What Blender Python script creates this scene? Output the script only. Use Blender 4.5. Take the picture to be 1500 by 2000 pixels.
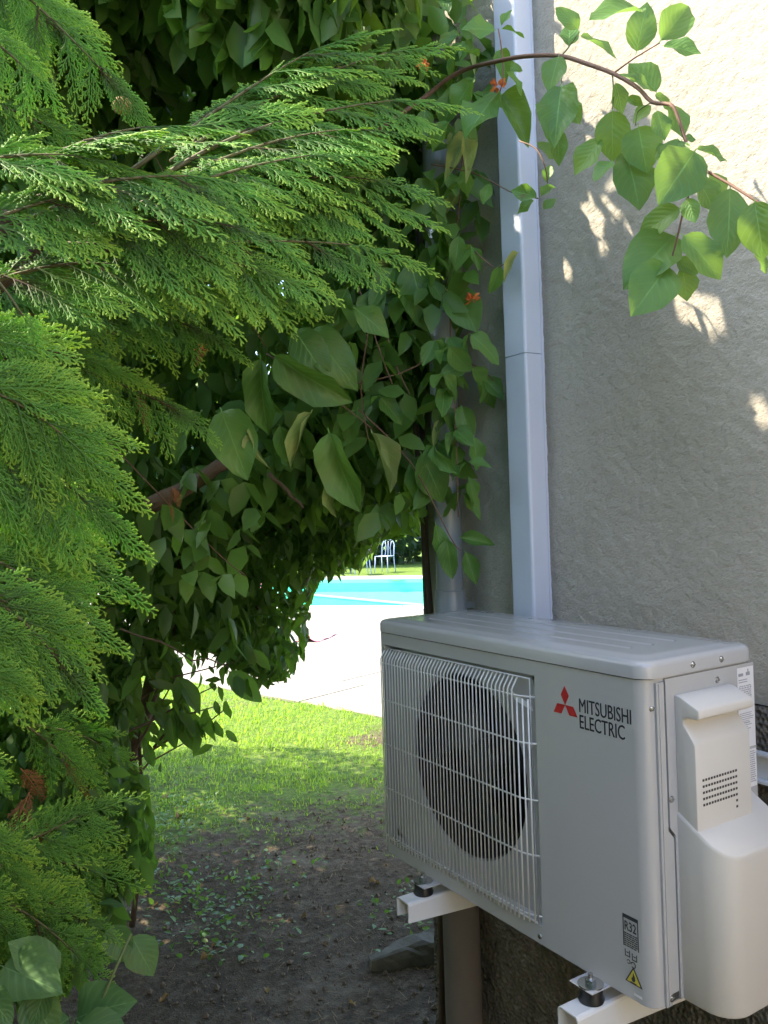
import bpy, bmesh, math, random
import numpy as np
from mathutils import Vector, Matrix

random.seed(7)
RNG = np.random.default_rng(11)
for o in list(bpy.data.objects):
    bpy.data.objects.remove(o)
S = bpy.context.scene
COL = S.collection

# ------------------------------------------------------------------ camera
GZ = -0.71                                   # ground level (the unit's base is z = 0)
C0 = np.array([-1.42, -0.88, 0.79])
FPX = 1608.0
_yaw, _pit, _rol = 0.5654, 0.008, -0.0321
_f = np.array([math.sin(_yaw)*math.cos(_pit), math.cos(_yaw)*math.cos(_pit), math.sin(_pit)])
_r0 = np.array([math.cos(_yaw), -math.sin(_yaw), 0.0])
_u0 = np.cross(_r0, _f)
_r = math.cos(_rol)*_r0 + math.sin(_rol)*_u0
_u = -math.sin(_rol)*_r0 + math.cos(_rol)*_u0
cam_d = bpy.data.cameras.new('camera')
cam = bpy.data.objects.new('camera', cam_d)
COL.objects.link(cam)
cam.matrix_world = Matrix(((_r[0], _u[0], -_f[0], C0[0]), (_r[1], _u[1], -_f[1], C0[1]), (_r[2], _u[2], -_f[2], C0[2]), (0, 0, 0, 1)))
cam_d.sensor_fit = 'VERTICAL'
cam_d.sensor_height = 36.0
cam_d.lens = FPX/2000*36.0
cam_d.clip_start = 0.02
cam_d.clip_end = 600
S.camera = cam
S.render.resolution_x = 768
S.render.resolution_y = 1024

# ------------------------------------------------------------------ light
SUN_D = np.array([0.57, -0.62, -1.0])        # direction the sunlight travels
SUN_D = SUN_D/np.linalg.norm(SUN_D)
SUN_EL = math.asin(-SUN_D[2])
SUN_AZ = math.atan2(-SUN_D[0], -SUN_D[1])    # from +Y towards +X
world = bpy.data.worlds.new('World')
S.world = world
world.use_nodes = True
wn = world.node_tree.nodes
wl = world.node_tree.links
bg = wn['Background']
sky = wn.new('ShaderNodeTexSky')
sky.sky_type = 'NISHITA'
sky.sun_disc = False
sky.sun_elevation = SUN_EL
sky.sun_rotation = SUN_AZ
sky.air_density = 1.0
sky.dust_density = 1.5
sky.ozone_density = 1.0
wl.new(sky.outputs[0], bg.inputs[0])
bg.inputs[1].default_value = 0.145
sun_d = bpy.data.lights.new('sun', 'SUN')
sun_d.energy = 2.4
sun_d.angle = math.radians(0.5)
sun_d.color = (1.0, 0.88, 0.68)
sun = bpy.data.objects.new('sun', sun_d)
COL.objects.link(sun)
sun.location = (-8, 9, 14)
sun.rotation_euler = Vector(tuple(SUN_D)).to_track_quat('-Z', 'Y').to_euler()
vs = S.view_settings
vs.view_transform = 'Standard'
vs.look = 'None'
vs.gamma = 1
vs.exposure = 2.75
vs.use_curve_mapping = False
try:
    S.cycles.transparent_max_bounces = 12
    S.cycles.max_bounces = 8
    S.cycles.diffuse_bounces = 5
    S.cycles.transmission_bounces = 6
except Exception:
    pass

# ------------------------------------------------------------------ measuring helpers
def ray(x, y):
    return _f + ((x-750)/FPX)*_r - ((y-1000)/FPX)*_u
def at(x, y, d):
    return C0 + d*ray(x, y)
def on(x, y, ax, v):
    d = ray(x, y)
    return C0 + (v-C0[ax])/d[ax]*d
def gnd(x, y, z=GZ):
    return on(x, y, 2, z)
def project(P):
    d = np.asarray(P, float) - C0
    z = d @ _f
    return 750+FPX*(d @ _r)/z, 1000-FPX*(d @ _u)/z, z

# ------------------------------------------------------------------ object helpers
def link(name, me, parent=None, mat=None, at_world=True):
    o = bpy.data.objects.new(name, me)
    COL.objects.link(o)
    if mat is not None and me is not None and len(me.materials) == 0:
        me.materials.append(mat)
    if parent is not None:
        o.parent = parent
        if at_world:
            w = Vector((0, 0, 0))
            p = parent
            while p is not None:
                w += p.location
                p = p.parent
            o.location = -w
    return o
def tag(o, label=None, cat=None, group=None, kind=None):
    if label: o['label'] = label
    if cat: o['category'] = cat
    if group: o['group'] = group
    if kind: o['kind'] = kind
    return o
def thing(name, label, cat, loc, group=None):
    o = bpy.data.objects.new(name, None)
    o.empty_display_size = 0.1
    COL.objects.link(o)
    o.location = Vector(tuple(float(v) for v in loc))
    return tag(o, label, cat, group)

class MB:
    def __init__(self):
        self.v = []; self.f = []; self.sm = []
    def add(self, vs, fs, smooth=False):
        b = len(self.v)
        self.v += [tuple(float(c) for c in q) for q in vs]
        self.f += [tuple(b+i for i in f) for f in fs]
        self.sm += [smooth]*len(fs)
        return self
    def box(self, a, b, M=None):
        x0, y0, z0 = a; x1, y1, z1 = b
        vs = [(x, y, z) for z in (z0, z1) for y in (y0, y1) for x in (x0, x1)]
        if M is not None: vs = [tuple(M @ Vector(q)) for q in vs]
        return self.add(vs, [(0, 2, 3, 1), (4, 5, 7, 6), (0, 1, 5, 4), (2, 6, 7, 3), (0, 4, 6, 2), (1, 3, 7, 5)])
    def tube(self, pts, rad, n=6, cap=True):
        pts = [np.asarray(p, float) for p in pts]
        if not hasattr(rad, '__len__'): rad = [rad]*len(pts)
        vs = []; fs = []
        up = np.array([0.13, 0.21, 0.97])
        for i, p in enumerate(pts):
            t = pts[min(i+1, len(pts)-1)] - pts[max(i-1, 0)]
            t = t/(np.linalg.norm(t)+1e-9)
            a = np.cross(t, up)
            if np.linalg.norm(a) < 0.05: a = np.cross(t, np.array([1.0, 0, 0]))
            a /= np.linalg.norm(a)
            b = np.cross(t, a)
            for k in range(n):
                an = 2*math.pi*k/n
                vs.append(p + rad[i]*(math.cos(an)*a + math.sin(an)*b))
        for i in range(len(pts)-1):
            for k in range(n):
                fs.append((i*n+k, i*n+(k+1) % n, (i+1)*n+(k+1) % n, (i+1)*n+k))
        if cap:
            fs.append(tuple(range(n)))
            fs.append(tuple(range((len(pts)-1)*n+n-1, (len(pts)-1)*n-1, -1)))
        return self.add(vs, fs, True)
    def lathe(self, prof, M, n=16):
        vs = []; fs = []
        for r, z in prof:
            for k in range(n):
                a = 2*math.pi*k/n
                vs.append(M @ Vector((r*math.cos(a), r*math.sin(a), z)))
        for i in range(len(prof)-1):
            for k in range(n):
                fs.append((i*n+k, i*n+(k+1) % n, (i+1)*n+(k+1) % n, (i+1)*n+k))
        fs.append(tuple(range(n-1, -1, -1)))
        fs.append(tuple((len(prof)-1)*n+k for k in range(n)))
        return self.add(vs, fs, False)
    def prism(self, poly, fn, smooth=False):
        """poly: 2D ring; fn(p, k) -> 3D for k = 0, 1"""
        n = len(poly)
        vs = [fn(p, 0) for p in poly] + [fn(p, 1) for p in poly]
        fs = [(i, (i+1) % n, n+(i+1) % n, n+i) for i in range(n)]
        fs += [tuple(range(n-1, -1, -1)), tuple(range(n, 2*n))]
        return self.add(vs, fs, smooth)
    def mesh(self, name, mat=None, bevel=0, seg=2, fixn=True, smooth_all=False):
        me = bpy.data.meshes.new(name)
        me.from_pydata(self.v, [], self.f)
        me.polygons.foreach_set('use_smooth', self.sm if not smooth_all else [True]*len(self.f))
        if bevel or fixn:
            bm = bmesh.new(); bm.from_mesh(me)
            bmesh.ops.remove_doubles(bm, verts=bm.verts, dist=1e-6)
            bmesh.ops.recalc_face_normals(bm, faces=bm.faces)
            if bevel:
                ed = [e for e in bm.edges if len(e.link_faces) == 2 and e.calc_face_angle(0) > 0.6]
                bmesh.ops.bevel(bm, geom=ed, offset=bevel, segments=seg, profile=0.5, affect='EDGES', clamp_overlap=True)
            bm.to_mesh(me); bm.free()
        if mat is not None: me.materials.append(mat)
        me.update()
        return me
    def build(self, name, mat, parent=None, bevel=0, seg=2, smooth_all=False):
        me = self.mesh(name, mat, bevel, seg, smooth_all=smooth_all)
        return link(name, me, parent)

def np_mesh(name, V, F, mat=None, attrs=None, smooth=False, uv=None):
    """V (n,3), F (m,k) int array of k-gons."""
    me = bpy.data.meshes.new(name)
    m, k = F.shape
    me.vertices.add(len(V)); me.vertices.foreach_set('co', np.ascontiguousarray(V, dtype=np.float32).ravel())
    me.loops.add(m*k); me.loops.foreach_set('vertex_index', np.ascontiguousarray(F, dtype=np.int32).ravel())
    me.polygons.add(m)
    me.polygons.foreach_set('loop_start', np.arange(0, m*k, k, dtype=np.int32))
    try: me.polygons.foreach_set('loop_total', np.full(m, k, dtype=np.int32))
    except Exception: pass
    me.polygons.foreach_set('use_smooth', np.full(m, smooth))
    for nm, arr in (attrs or {}).items():
        a = me.attributes.new(nm, 'FLOAT', 'POINT')
        a.data.foreach_set('value', np.ascontiguousarray(arr, dtype=np.float32))
    if uv is not None:
        l = me.uv_layers.new(name='UVMap')
        l.data.foreach_set('uv', np.ascontiguousarray(uv[F.ravel()], dtype=np.float32).ravel())
    me.update(calc_edges=True)
    me.validate()
    if mat is not None: me.materials.append(mat)
    return me

# ------------------------------------------------------------------ materials
class NT:
    def __init__(self, name):
        self.m = bpy.data.materials.new(name); self.m.use_nodes = True
        self.n = self.m.node_tree.nodes; self.l = self.m.node_tree.links
        self.b = self.n['Principled BSDF']; self.out = self.n['Material Output']
    def new(self, t, **kw):
        nd = self.n.new(t)
        for k, v in kw.items(): setattr(nd, k, v)
        return nd
    def set(self, sock, v):
        if hasattr(v, 'is_output') or isinstance(v, bpy.types.NodeSocket): self.l.new(v, sock)
        else: sock.default_value = v
    def math(self, op, a, b=0.0, c=0.0, clamp=False):
        nd = self.new('ShaderNodeMath', operation=op); nd.use_clamp = clamp
        self.set(nd.inputs[0], a); self.set(nd.inputs[1], b); self.set(nd.inputs[2], c)
        return nd.outputs[0]
    def noise(self, scale, detail=4, rough=0.55, vec=None):
        nd = self.new('ShaderNodeTexNoise')
        nd.inputs['Scale'].default_value = scale; nd.inputs['Detail'].default_value = detail; nd.inputs['Roughness'].default_value = rough
        if vec is not None: self.l.new(vec, nd.inputs['Vector'])
        return nd.outputs['Fac']
    def mix(self, fac, a, b, mode='MIX'):
        nd = self.new('ShaderNodeMix', data_type='RGBA', blend_type=mode)
        self.set(nd.inputs[0], fac); self.set(nd.inputs[6], a); self.set(nd.inputs[7], b)
        return nd.outputs[2]
    def ramp(self, fac, stops):
        nd = self.new('ShaderNodeValToRGB')
        e = nd.color_ramp.elements
        while len(e) < len(stops): e.new(0.5)
        for i, (p, c) in enumerate(stops):
            e[i].position = p; e[i].color = c if len(c) == 4 else (*c, 1)
        self.l.new(fac, nd.inputs[0])
        return nd.outputs[0]
    def coord(self, kind='Object'):
        return self.new('ShaderNodeTexCoord').outputs[kind]
    def pos(self):
        return self.new('ShaderNodeNewGeometry').outputs['Position']
    def bump(self, h, strength=0.3, dist=0.01):
        nd = self.new('ShaderNodeBump')
        nd.inputs['Strength'].default_value = strength; nd.inputs['Distance'].default_value = dist
        self.l.new(h, nd.inputs['Height'])
        self.l.new(nd.outputs[0], self.b.inputs['Normal'])
        return nd.outputs[0]
def c4(c): return (c[0], c[1], c[2], 1.0)

def simple(name, col, rough=0.5, metal=0.0, spec=0.5, var=0.08, nscale=20, bump=0.0, coat=0.0):
    t = NT(name)
    n = t.noise(nscale, 5, 0.6, t.pos())
    c = t.mix(n, c4([x*(1-var) for x in col]), c4([min(1, x*(1+var)) for x in col]))
    t.l.new(c, t.b.inputs['Base Color'])
    rr = t.math('MULTIPLY_ADD', n, 0.16, rough-0.08)
    t.l.new(rr, t.b.inputs['Roughness'])
    t.b.inputs['Metallic'].default_value = metal
    t.b.inputs['Specular IOR Level'].default_value = spec
    if coat: t.b.inputs['Coat Weight'].default_value = coat
    if bump: t.bump(t.noise(nscale*6, 3, 0.6, t.pos()), bump, 0.002)
    return t.m

def leaf_material(name, dark, light, trans_col, trans=0.35, rough=0.42, veins=True, attr='rnd', vein_col=None):
    t = NT(name)
    oi = t.new('ShaderNodeObjectInfo').outputs['Random']
    at_ = t.new('ShaderNodeAttribute', attribute_name=attr).outputs['Fac']
    rnd = t.math('FRACT', t.math('ADD', oi, at_))
    n = t.noise(60, 3, 0.6, t.pos())
    k = t.math('ADD', t.math('MULTIPLY', rnd, 0.75), t.math('MULTIPLY', n, 0.25), clamp=True)
    col = t.mix(k, c4(dark), c4(light))
    tcol = t.mix(k, c4([x*0.75 for x in trans_col]), c4(trans_col))
    if veins:
        uv = t.new('ShaderNodeSeparateXYZ'); t.l.new(t.new('ShaderNodeUVMap').outputs[0], uv.inputs[0])
        du = t.math('ABSOLUTE', t.math('SUBTRACT', uv.outputs[0], 0.5))
        mid = t.math('SUBTRACT', 1.0, t.math('MULTIPLY', du, 38.0), clamp=True)
        ph = t.math('FRACT', t.math('MULTIPLY', t.math('SUBTRACT', uv.outputs[1], t.math('MULTIPLY', du, 0.75)), 7.0))
        lat = t.math('SUBTRACT', 1.0, t.math('MULTIPLY', t.math('ABSOLUTE', t.math('SUBTRACT', ph, 0.5)), 11.0), clamp=True)
        vein = t.math('MAXIMUM', t.math('MULTIPLY', mid, 0.8), t.math('MULTIPLY', lat, 0.28))
        vc = vein_col or [min(1, x*1.9+0.03) for x in light]
        col = t.mix(vein, col, c4(vc))
        tcol = t.mix(t.math('MULTIPLY', vein, 0.5), tcol, c4([x*0.55 for x in trans_col]))
        h = t.math('SUBTRACT', t.math('SINE', t.math('MULTIPLY', ph, 6.283)), t.math('MULTIPLY', mid, 2.0))
        h2 = t.math('ADD', t.math('MULTIPLY', h, 0.35), t.noise(35, 3, 0.5, t.pos()))
        bn = t.bump(h2, 0.35, 0.002)
    sp = t.ramp(t.noise(38, 2, 0.5, t.pos()), [(0.70, (0, 0, 0)), (0.76, (1, 1, 1))])
    big = t.noise(9, 3, 0.6, t.pos())
    col = t.mix(t.math('MULTIPLY', sp, 0.7), col, (0.17, 0.12, 0.05, 1))
    col = t.mix(t.ramp(big, [(0.52, (0, 0, 0)), (0.8, (0.6, 0.6, 0.6))]), col, c4([min(1, light[0]*1.7), light[1]*1.15, light[2]*0.9]))
    t.l.new(col, t.b.inputs['Base Color'])
    t.b.inputs['Roughness'].default_value = rough
    t.b.inputs['Specular IOR Level'].default_value = 0.42
    tr = t.new('ShaderNodeBsdfTranslucent'); t.l.new(tcol, tr.inputs[0])
    mx = t.new('ShaderNodeMixShader'); mx.inputs[0].default_value = trans
    t.l.new(t.b.outputs[0], mx.inputs[1]); t.l.new(tr.outputs[0], mx.inputs[2])
    t.l.new(mx.outputs[0], t.out.inputs[0])
    return t.m

M = {}
def make_materials():
    # rough stucco
    t = NT('stucco'); p = t.pos()
    mp = t.new('ShaderNodeMapping'); mp.inputs['Scale'].default_value = (1, 0.85, 1.15); t.l.new(p, mp.inputs[0])
    big = t.noise(1.6, 5, 0.6, p); fine = t.noise(150, 4, 0.65, mp.outputs[0]); med = t.noise(60, 3, 0.6, mp.outputs[0])
    col = t.ramp(big, [(0.3, (0.41, 0.375, 0.325)), (0.5, (0.45, 0.415, 0.36)), (0.72, (0.49, 0.45, 0.39))])
    pit = t.ramp(fine, [(0.36, (0.72, 0.72, 0.72)), (0.5, (1, 1, 1))])
    col = t.mix(0.45, col, pit, 'MULTIPLY')
    st = t.new('ShaderNodeMapping'); st.inputs['Scale'].default_value = (1, 3.5, 0.5); t.l.new(p, st.inputs[0])
    col = t.mix(t.math('MULTIPLY', t.ramp(t.noise(1.8, 5, 0.65, st.outputs[0]), [(0.45, (0, 0, 0)), (0.75, (1, 1, 1))]), 0.22), col, (0.30, 0.27, 0.22, 1))
    t.l.new(col, t.b.inputs['Base Color']); t.b.inputs['Roughness'].default_value = 0.95; t.b.inputs['Specular IOR Level'].default_value = 0.15
    h = t.math('ADD', t.math('MULTIPLY', fine, 0.7), t.math('MULTIPLY', med, 0.6))
    t.bump(h, 0.75, 0.0045); M['stucco'] = t.m
    # plinth: dark pebbledash
    t = NT('plinth'); p = t.pos()
    vo = t.new('ShaderNodeTexVoronoi'); vo.inputs['Scale'].default_value = 95; t.l.new(p, vo.inputs['Vector'])
    n = t.noise(9, 5, 0.65, p)
    col = t.ramp(n, [(0.3, (0.11, 0.10, 0.085)), (0.55, (0.165, 0.15, 0.125)), (0.75, (0.23, 0.21, 0.175))])
    t.l.new(col, t.b.inputs['Base Color']); t.b.inputs['Roughness'].default_value = 0.95; t.b.inputs['Specular IOR Level'].default_value = 0.2
    t.bump(t.math('ADD', vo.outputs['Distance'], t.noise(40, 4, 0.6, p)), 1.0, 0.012); M['plinth'] = t.m
    M['pvc_white'] = simple('white_pvc', (0.57, 0.61, 0.74), 0.35, var=0.05, nscale=7)  # white plastic with the sky's blue reflection mixed into its colour
    M['pipe_grey'] = simple('grey_pvc', (0.26, 0.285, 0.32), 0.32, var=0.18, nscale=6)
    M['cast_iron'] = simple('brown_grey_pipe', (0.15, 0.135, 0.125), 0.5, var=0.15, nscale=14, bump=0.1)
    M['casing'] = simple('casing_paint', (0.44, 0.44, 0.455), 0.24, var=0.025, nscale=5, coat=0.35)
    M['cover'] = simple('cover_plastic', (0.62, 0.59, 0.56), 0.42, var=0.02, nscale=6)
    M['dark'] = simple('dark_cavity', (0.012, 0.013, 0.015), 0.6, var=0.2)
    M['fan'] = simple('fan_plastic', (0.03, 0.032, 0.035), 0.4)
    M['seam'] = simple('seam_shadow_gap', (0.05, 0.05, 0.05), 0.8)  # near-black paint for the shade inside the panel seam and vent holes
    M['wire'] = simple('wire_coating', (0.74, 0.75, 0.76), 0.35, var=0.04)
    M['bracket'] = simple('bracket_paint', (0.78, 0.78, 0.79), 0.3, var=0.04, coat=0.2)
    M['steel'] = simple('zinc_steel', (0.55, 0.56, 0.58), 0.25, metal=1.0)
    M['rubber'] = simple('black_rubber', (0.02, 0.021, 0.024), 0.3)
    M['logo_red'] = simple('logo_red', (0.5, 0.025, 0.03), 0.4)
    M['ink'] = simple('print_ink', (0.03, 0.032, 0.04), 0.5)
    M['ink_grey'] = simple('print_grey', (0.30, 0.30, 0.36), 0.5)
    M['sticker'] = simple('sticker_paper', (0.72, 0.72, 0.76), 0.4, var=0.03)
    M['hazard'] = simple('hazard_yellow', (0.62, 0.53, 0.06), 0.45)
    # vegetation
    M['vine_leaf'] = leaf_material('vine_leaf', (0.07, 0.17, 0.04), (0.14, 0.29, 0.065), (0.28, 0.54, 0.06), 0.36)
    M['young_leaf'] = leaf_material('young_vine_leaf', (0.075, 0.18, 0.045), (0.13, 0.27, 0.07), (0.34, 0.58, 0.09), 0.42)
    M['wilted_leaf'] = leaf_material('wilted_leaf', (0.22, 0.32, 0.11), (0.36, 0.44, 0.17), (0.45, 0.55, 0.14), 0.35, 0.6)
    M['hedge_leaf'] = leaf_material('hedge_leaf', (0.055, 0.14, 0.032), (0.13, 0.26, 0.055), (0.26, 0.52, 0.05), 0.4)
    M['hedge_mass'] = leaf_material('hedge_mass', (0.05, 0.125, 0.03), (0.13, 0.25, 0.055), (0.26, 0.50, 0.05), 0.4, veins=False)
    M['broad_leaf'] = leaf_material('broad_leaf', (0.07, 0.155, 0.05), (0.11, 0.21, 0.07), (0.18, 0.36, 0.06), 0.28, 0.5)
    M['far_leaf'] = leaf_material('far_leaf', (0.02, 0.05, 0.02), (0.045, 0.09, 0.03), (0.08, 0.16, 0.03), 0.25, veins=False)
    M['grass'] = leaf_material('grass_blade', (0.075, 0.16, 0.025), (0.20, 0.33, 0.045), (0.46, 0.72, 0.05), 0.45, 0.5, veins=False)
    M['dry_leaf'] = leaf_material('dry_leaf', (0.20, 0.12, 0.05), (0.38, 0.27, 0.10), (0.35, 0.22, 0.08), 0.2, 0.7)
    M['bark'] = simple('bark', (0.13, 0.085, 0.06), 0.9, var=0.35, nscale=40, bump=0.8)
    M['twig'] = simple('brown_twig', (0.17, 0.09, 0.06), 0.7, var=0.25, nscale=60)
    M['dead_spray'] = simple('dead_spray', (0.30, 0.13, 0.055), 0.9, var=0.35, nscale=60)
    M['conifer_wood'] = simple('conifer_wood', (0.13, 0.115, 0.05), 0.8, var=0.4, nscale=25)
    M['green_twig'] = simple('green_twig', (0.13, 0.17, 0.06), 0.6, var=0.25, nscale=60)
    M['cone'] = simple('cone_tan', (0.36, 0.22, 0.08), 0.8, var=0.3, nscale=120, bump=0.6)
    M['flower'] = leaf_material('flower_orange', (0.75, 0.13, 0.04), (0.85, 0.32, 0.10), (0.8, 0.25, 0.08), 0.3, 0.5, veins=False)
    M['pink'] = simple('pink_petal', (0.75, 0.18, 0.32), 0.6, var=0.2, nscale=50)
    # conifer
    t = NT('conifer_spray')
    tip = t.new('ShaderNodeAttribute', attribute_name='tip').outputs['Fac']
    oi = t.new('ShaderNodeObjectInfo').outputs['Random']
    k = t.math('ADD', tip, t.math('MULTIPLY', t.math('SUBTRACT', oi, 0.5), 0.35), clamp=True)
    col = t.ramp(k, [(0.0, (0.10, 0.065, 0.035)), (0.10, (0.09, 0.17, 0.05)), (0.42, (0.17, 0.37, 0.07)), (1.0, (0.40, 0.58, 0.08))])
    tc = t.ramp(k, [(0.0, (0.05, 0.05, 0.02)), (0.10, (0.14, 0.30, 0.06)), (0.45, (0.23, 0.58, 0.08)), (1.0, (0.62, 0.80, 0.10))])
    t.l.new(col, t.b.inputs['Base Color']); t.b.inputs['Roughness'].default_value = 0.6; t.b.inputs['Specular IOR Level'].default_value = 0.18
    tr = t.new('ShaderNodeBsdfTranslucent'); t.l.new(tc, tr.inputs[0])
    mx = t.new('ShaderNodeMixShader'); mx.inputs[0].default_value = 0.4
    t.l.new(t.b.outputs[0], mx.inputs[1]); t.l.new(tr.outputs[0], mx.inputs[2]); t.l.new(mx.outputs[0], t.out.inputs[0])
    M['conifer'] = t.m
    # ground: bare soil <-> mossy turf, by the vertex attribute 'turf'
    t = NT('ground'); p = t.pos()
    n1 = t.noise(3.0, 6, 0.65, p); n2 = t.noise(30, 5, 0.7, p); n3 = t.noise(160, 3, 0.6, p)
    soil = t.ramp(n2, [(0.28, (0.055, 0.040, 0.025)), (0.5, (0.10, 0.077, 0.05)), (0.75, (0.19, 0.155, 0.105))])
    soil = t.mix(t.ramp(t.noise(2.6, 5, 0.7, p), [(0.52, (0, 0, 0)), (0.70, (0.5, 0.5, 0.5))]), soil, (0.27, 0.225, 0.16, 1))
    turf = t.ramp(n2, [(0.3, (0.06, 0.11, 0.02)), (0.55, (0.13, 0.20, 0.035)), (0.75, (0.23, 0.23, 0.08))])
    tf = t.new('ShaderNodeAttribute', attribute_name='turf').outputs['Fac']
    f = t.math('ADD', tf, t.math('MULTIPLY', t.math('SUBTRACT', t.noise(14, 5, 0.7, p), 0.5), 1.4))
    f = t.ramp(f, [(0.35, (0, 0, 0)), (0.65, (1, 1, 1))])
    col = t.mix(f, soil, turf)
    t.l.new(col, t.b.inputs['Base Color']); t.b.inputs['Roughness'].default_value = 0.95; t.b.inputs['Specular IOR Level'].default_value = 0.15
    t.bump(t.math('ADD', n2, t.math('MULTIPLY', n3, 0.6)), 0.9, 0.02); M['ground'] = t.m
    M['clod'] = simple('soil_clod', (0.15, 0.115, 0.08), 0.95, var=0.4, nscale=25, bump=0.5)
    M['paver'] = simple('paver_stone', (0.24, 0.215, 0.18), 0.8, var=0.3, nscale=5, bump=0.3)
    M['cream'] = simple('cream_render', (0.66, 0.58, 0.46), 0.9, var=0.06, nscale=3, bump=0.3)
    M['bounce_terrace'] = simple('bounce_terrace_stone', (0.60, 0.54, 0.45), 0.85, var=0.1, nscale=6)  # kept pale so the added paving reflects more sunlight
    M['joint'] = simple('paving_joint', (0.22, 0.20, 0.17), 0.9)
    M['coping'] = simple('coping_stone', (0.72, 0.70, 0.66), 0.7, var=0.05, nscale=9)
    M['stone'] = simple('edging_stone', (0.11, 0.10, 0.075), 0.95, var=0.45, nscale=35, bump=1.0)
    M['pool_deep'] = simple('pool_liner', (0.02, 0.50, 0.26), 0.5, var=0.05)
    M['pool_shelf'] = simple('pool_shelf_liner', (0.26, 0.70, 0.54), 0.5, var=0.05)
    t = NT('pool_water')
    t.n.remove(t.b)
    tb = t.new('ShaderNodeBsdfTransparent'); tb.inputs[0].default_value = (0.62, 0.97, 0.86, 1)
    gl = t.new('ShaderNodeBsdfGlossy'); gl.inputs['Roughness'].default_value = 0.08
    bn = t.new('ShaderNodeBump'); bn.inputs['Strength'].default_value = 0.25; bn.inputs['Distance'].default_value = 0.05
    t.l.new(t.noise(5, 3, 0.5, t.pos()), bn.inputs['Height']); t.l.new(bn.outputs[0], gl.inputs['Normal'])
    mx = t.new('ShaderNodeMixShader'); mx.inputs[0].default_value = 0.10
    t.l.new(tb.outputs[0], mx.inputs[1]); t.l.new(gl.outputs[0], mx.inputs[2]); t.l.new(mx.outputs[0], t.out.inputs[0])
    M['water'] = t.m
    M['chair'] = simple('chair_paint', (0.36, 0.44, 0.60), 0.4, var=0.05)
    M['towel'] = simple('pink_cloth', (0.72, 0.22, 0.28), 0.85, var=0.15, nscale=30)
make_materials()

# ================================================================== STRUCTURE
# ------------------------------------------------------------------ ground
PE0 = gnd(742, 1402)[:2]; PE1 = gnd(470, 1352)[:2]           # patio's near edge
pe_d = (PE1-PE0)/np.linalg.norm(PE1-PE0)
pe_n = np.array([-pe_d[1], pe_d[0]])
if pe_n @ (np.array([5.0, 11.0])-PE0) < 0: pe_n = -pe_n
PO = gnd(700, 1187)[:2]                                       # a point of the pool's near edge
pu = (gnd(836, 1187)[:2]-gnd(600, 1187)[:2]); pu /= np.linalg.norm(pu)
pn = np.array([-pu[1], pu[0]])
if pn[1] < 0: pn = -pn
PW0, PW1, PD = -5.5, 7.0, 6.4                                 # pool extents along pu, depth along pn
def vnoise(x, y, s, seed=0):
    r = np.random.default_rng(seed); G = r.random((64, 64))
    X = np.asarray(x)*s + 1000.3; Y = np.asarray(y)*s + 1000.7
    xi = np.floor(X).astype(int); yi = np.floor(Y).astype(int); fx = X-xi; fy = Y-yi
    fx = fx*fx*(3-2*fx); fy = fy*fy*(3-2*fy)
    g = lambda a, b: G[a % 64, b % 64]
    return (g(xi, yi)*(1-fx)+g(xi+1, yi)*fx)*(1-fy) + (g(xi, yi+1)*(1-fx)+g(xi+1, yi+1)*fx)*fy
def fbm(x, y, s, seed=0):
    return 0.5*vnoise(x, y, s, seed)+0.3*vnoise(x, y, s*2.1, seed+1)+0.2*vnoise(x, y, s*4.3, seed+2)
def turf_at(x, y):
    dist = np.hypot(np.asarray(x)+1.42, np.asarray(y)+0.88)
    base = np.clip((dist-2.7)/2.5, 0, 1)*0.75
    bare = np.exp(-(((x-1.55)/0.35)**2+((y-3.95)/0.22)**2))*0.6      # worn patch by the shade's edge
    far = np.clip((dist-20)/4, 0, 1)*0.25
    left = np.exp(-(((x+0.1)/0.6)**2+((y-3.2)/1.2)**2))*0.10
    return np.clip(base + 0.75*(fbm(x, y, 1.3, 3)-0.5) - bare + far + left, 0, 1)
def ground_h(x, y):
    d = np.hypot(np.asarray(x)+1.4, np.asarray(y)+0.9)
    k = np.clip(1.6-d/12, 0.0, 1)
    return GZ + k*(0.05*(fbm(x, y, 1.1, 8)-0.5) + 0.022*(fbm(x, y, 6, 20)-0.5) + 0.012*(fbm(x, y, 22, 30)-0.5))
def build_ground():
    def axis(lo, hi, fine):
        a = list(np.arange(lo, hi, fine))
        s = fine; v = hi; up = []
        while v < 150:
            up.append(v); s = min(s*1.18, 0.55 if v < 24 else 12); v += s
        s = fine; v = lo; dn = []
        while v > -150:
            s = min(s*1.18, 0.55 if v > -8 else 12); v -= s; dn.append(v)
        return np.array(sorted(dn)+a+up)
    xs = axis(-1.2, 2.0, 0.022); ys = axis(0.9, 5.2, 0.026)
    X, Y = np.meshgrid(xs, ys, indexing='ij'); Z = ground_h(X, Y)
    nx, ny = X.shape
    idx = np.arange(nx*ny).reshape(nx, ny)
    F = np.stack([idx[:-1, :-1], idx[1:, :-1], idx[1:, 1:], idx[:-1, 1:]], -1).reshape(-1, 4)
    V = np.stack([X.ravel(), Y.ravel(), Z.ravel()], -1)
    # sink under the paving, open over the pool
    q = V[:, :2]-PO; a = q @ pu; b = q @ pn
    e = (V[:, :2]-PE0) @ pe_n
    pav = (e > 0.05) & (b < PD+1.3) & (a > -7.5) & (a < 9.5)
    V[pav, 2] = GZ-0.03
    cc = V[F].mean(1)[:, :2]-PO
    ca, cb = cc @ pu, cc @ pn
    keep = ~((ca > PW0-0.15) & (ca < PW1+0.15) & (cb > -0.15) & (cb < PD+0.15))
    me = np_mesh('ground', V, F[keep], M['ground'], {'turf': turf_at(V[:, 0], V[:, 1])}, True)
    tag(link('ground', me), kind='structure')
build_ground()

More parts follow.
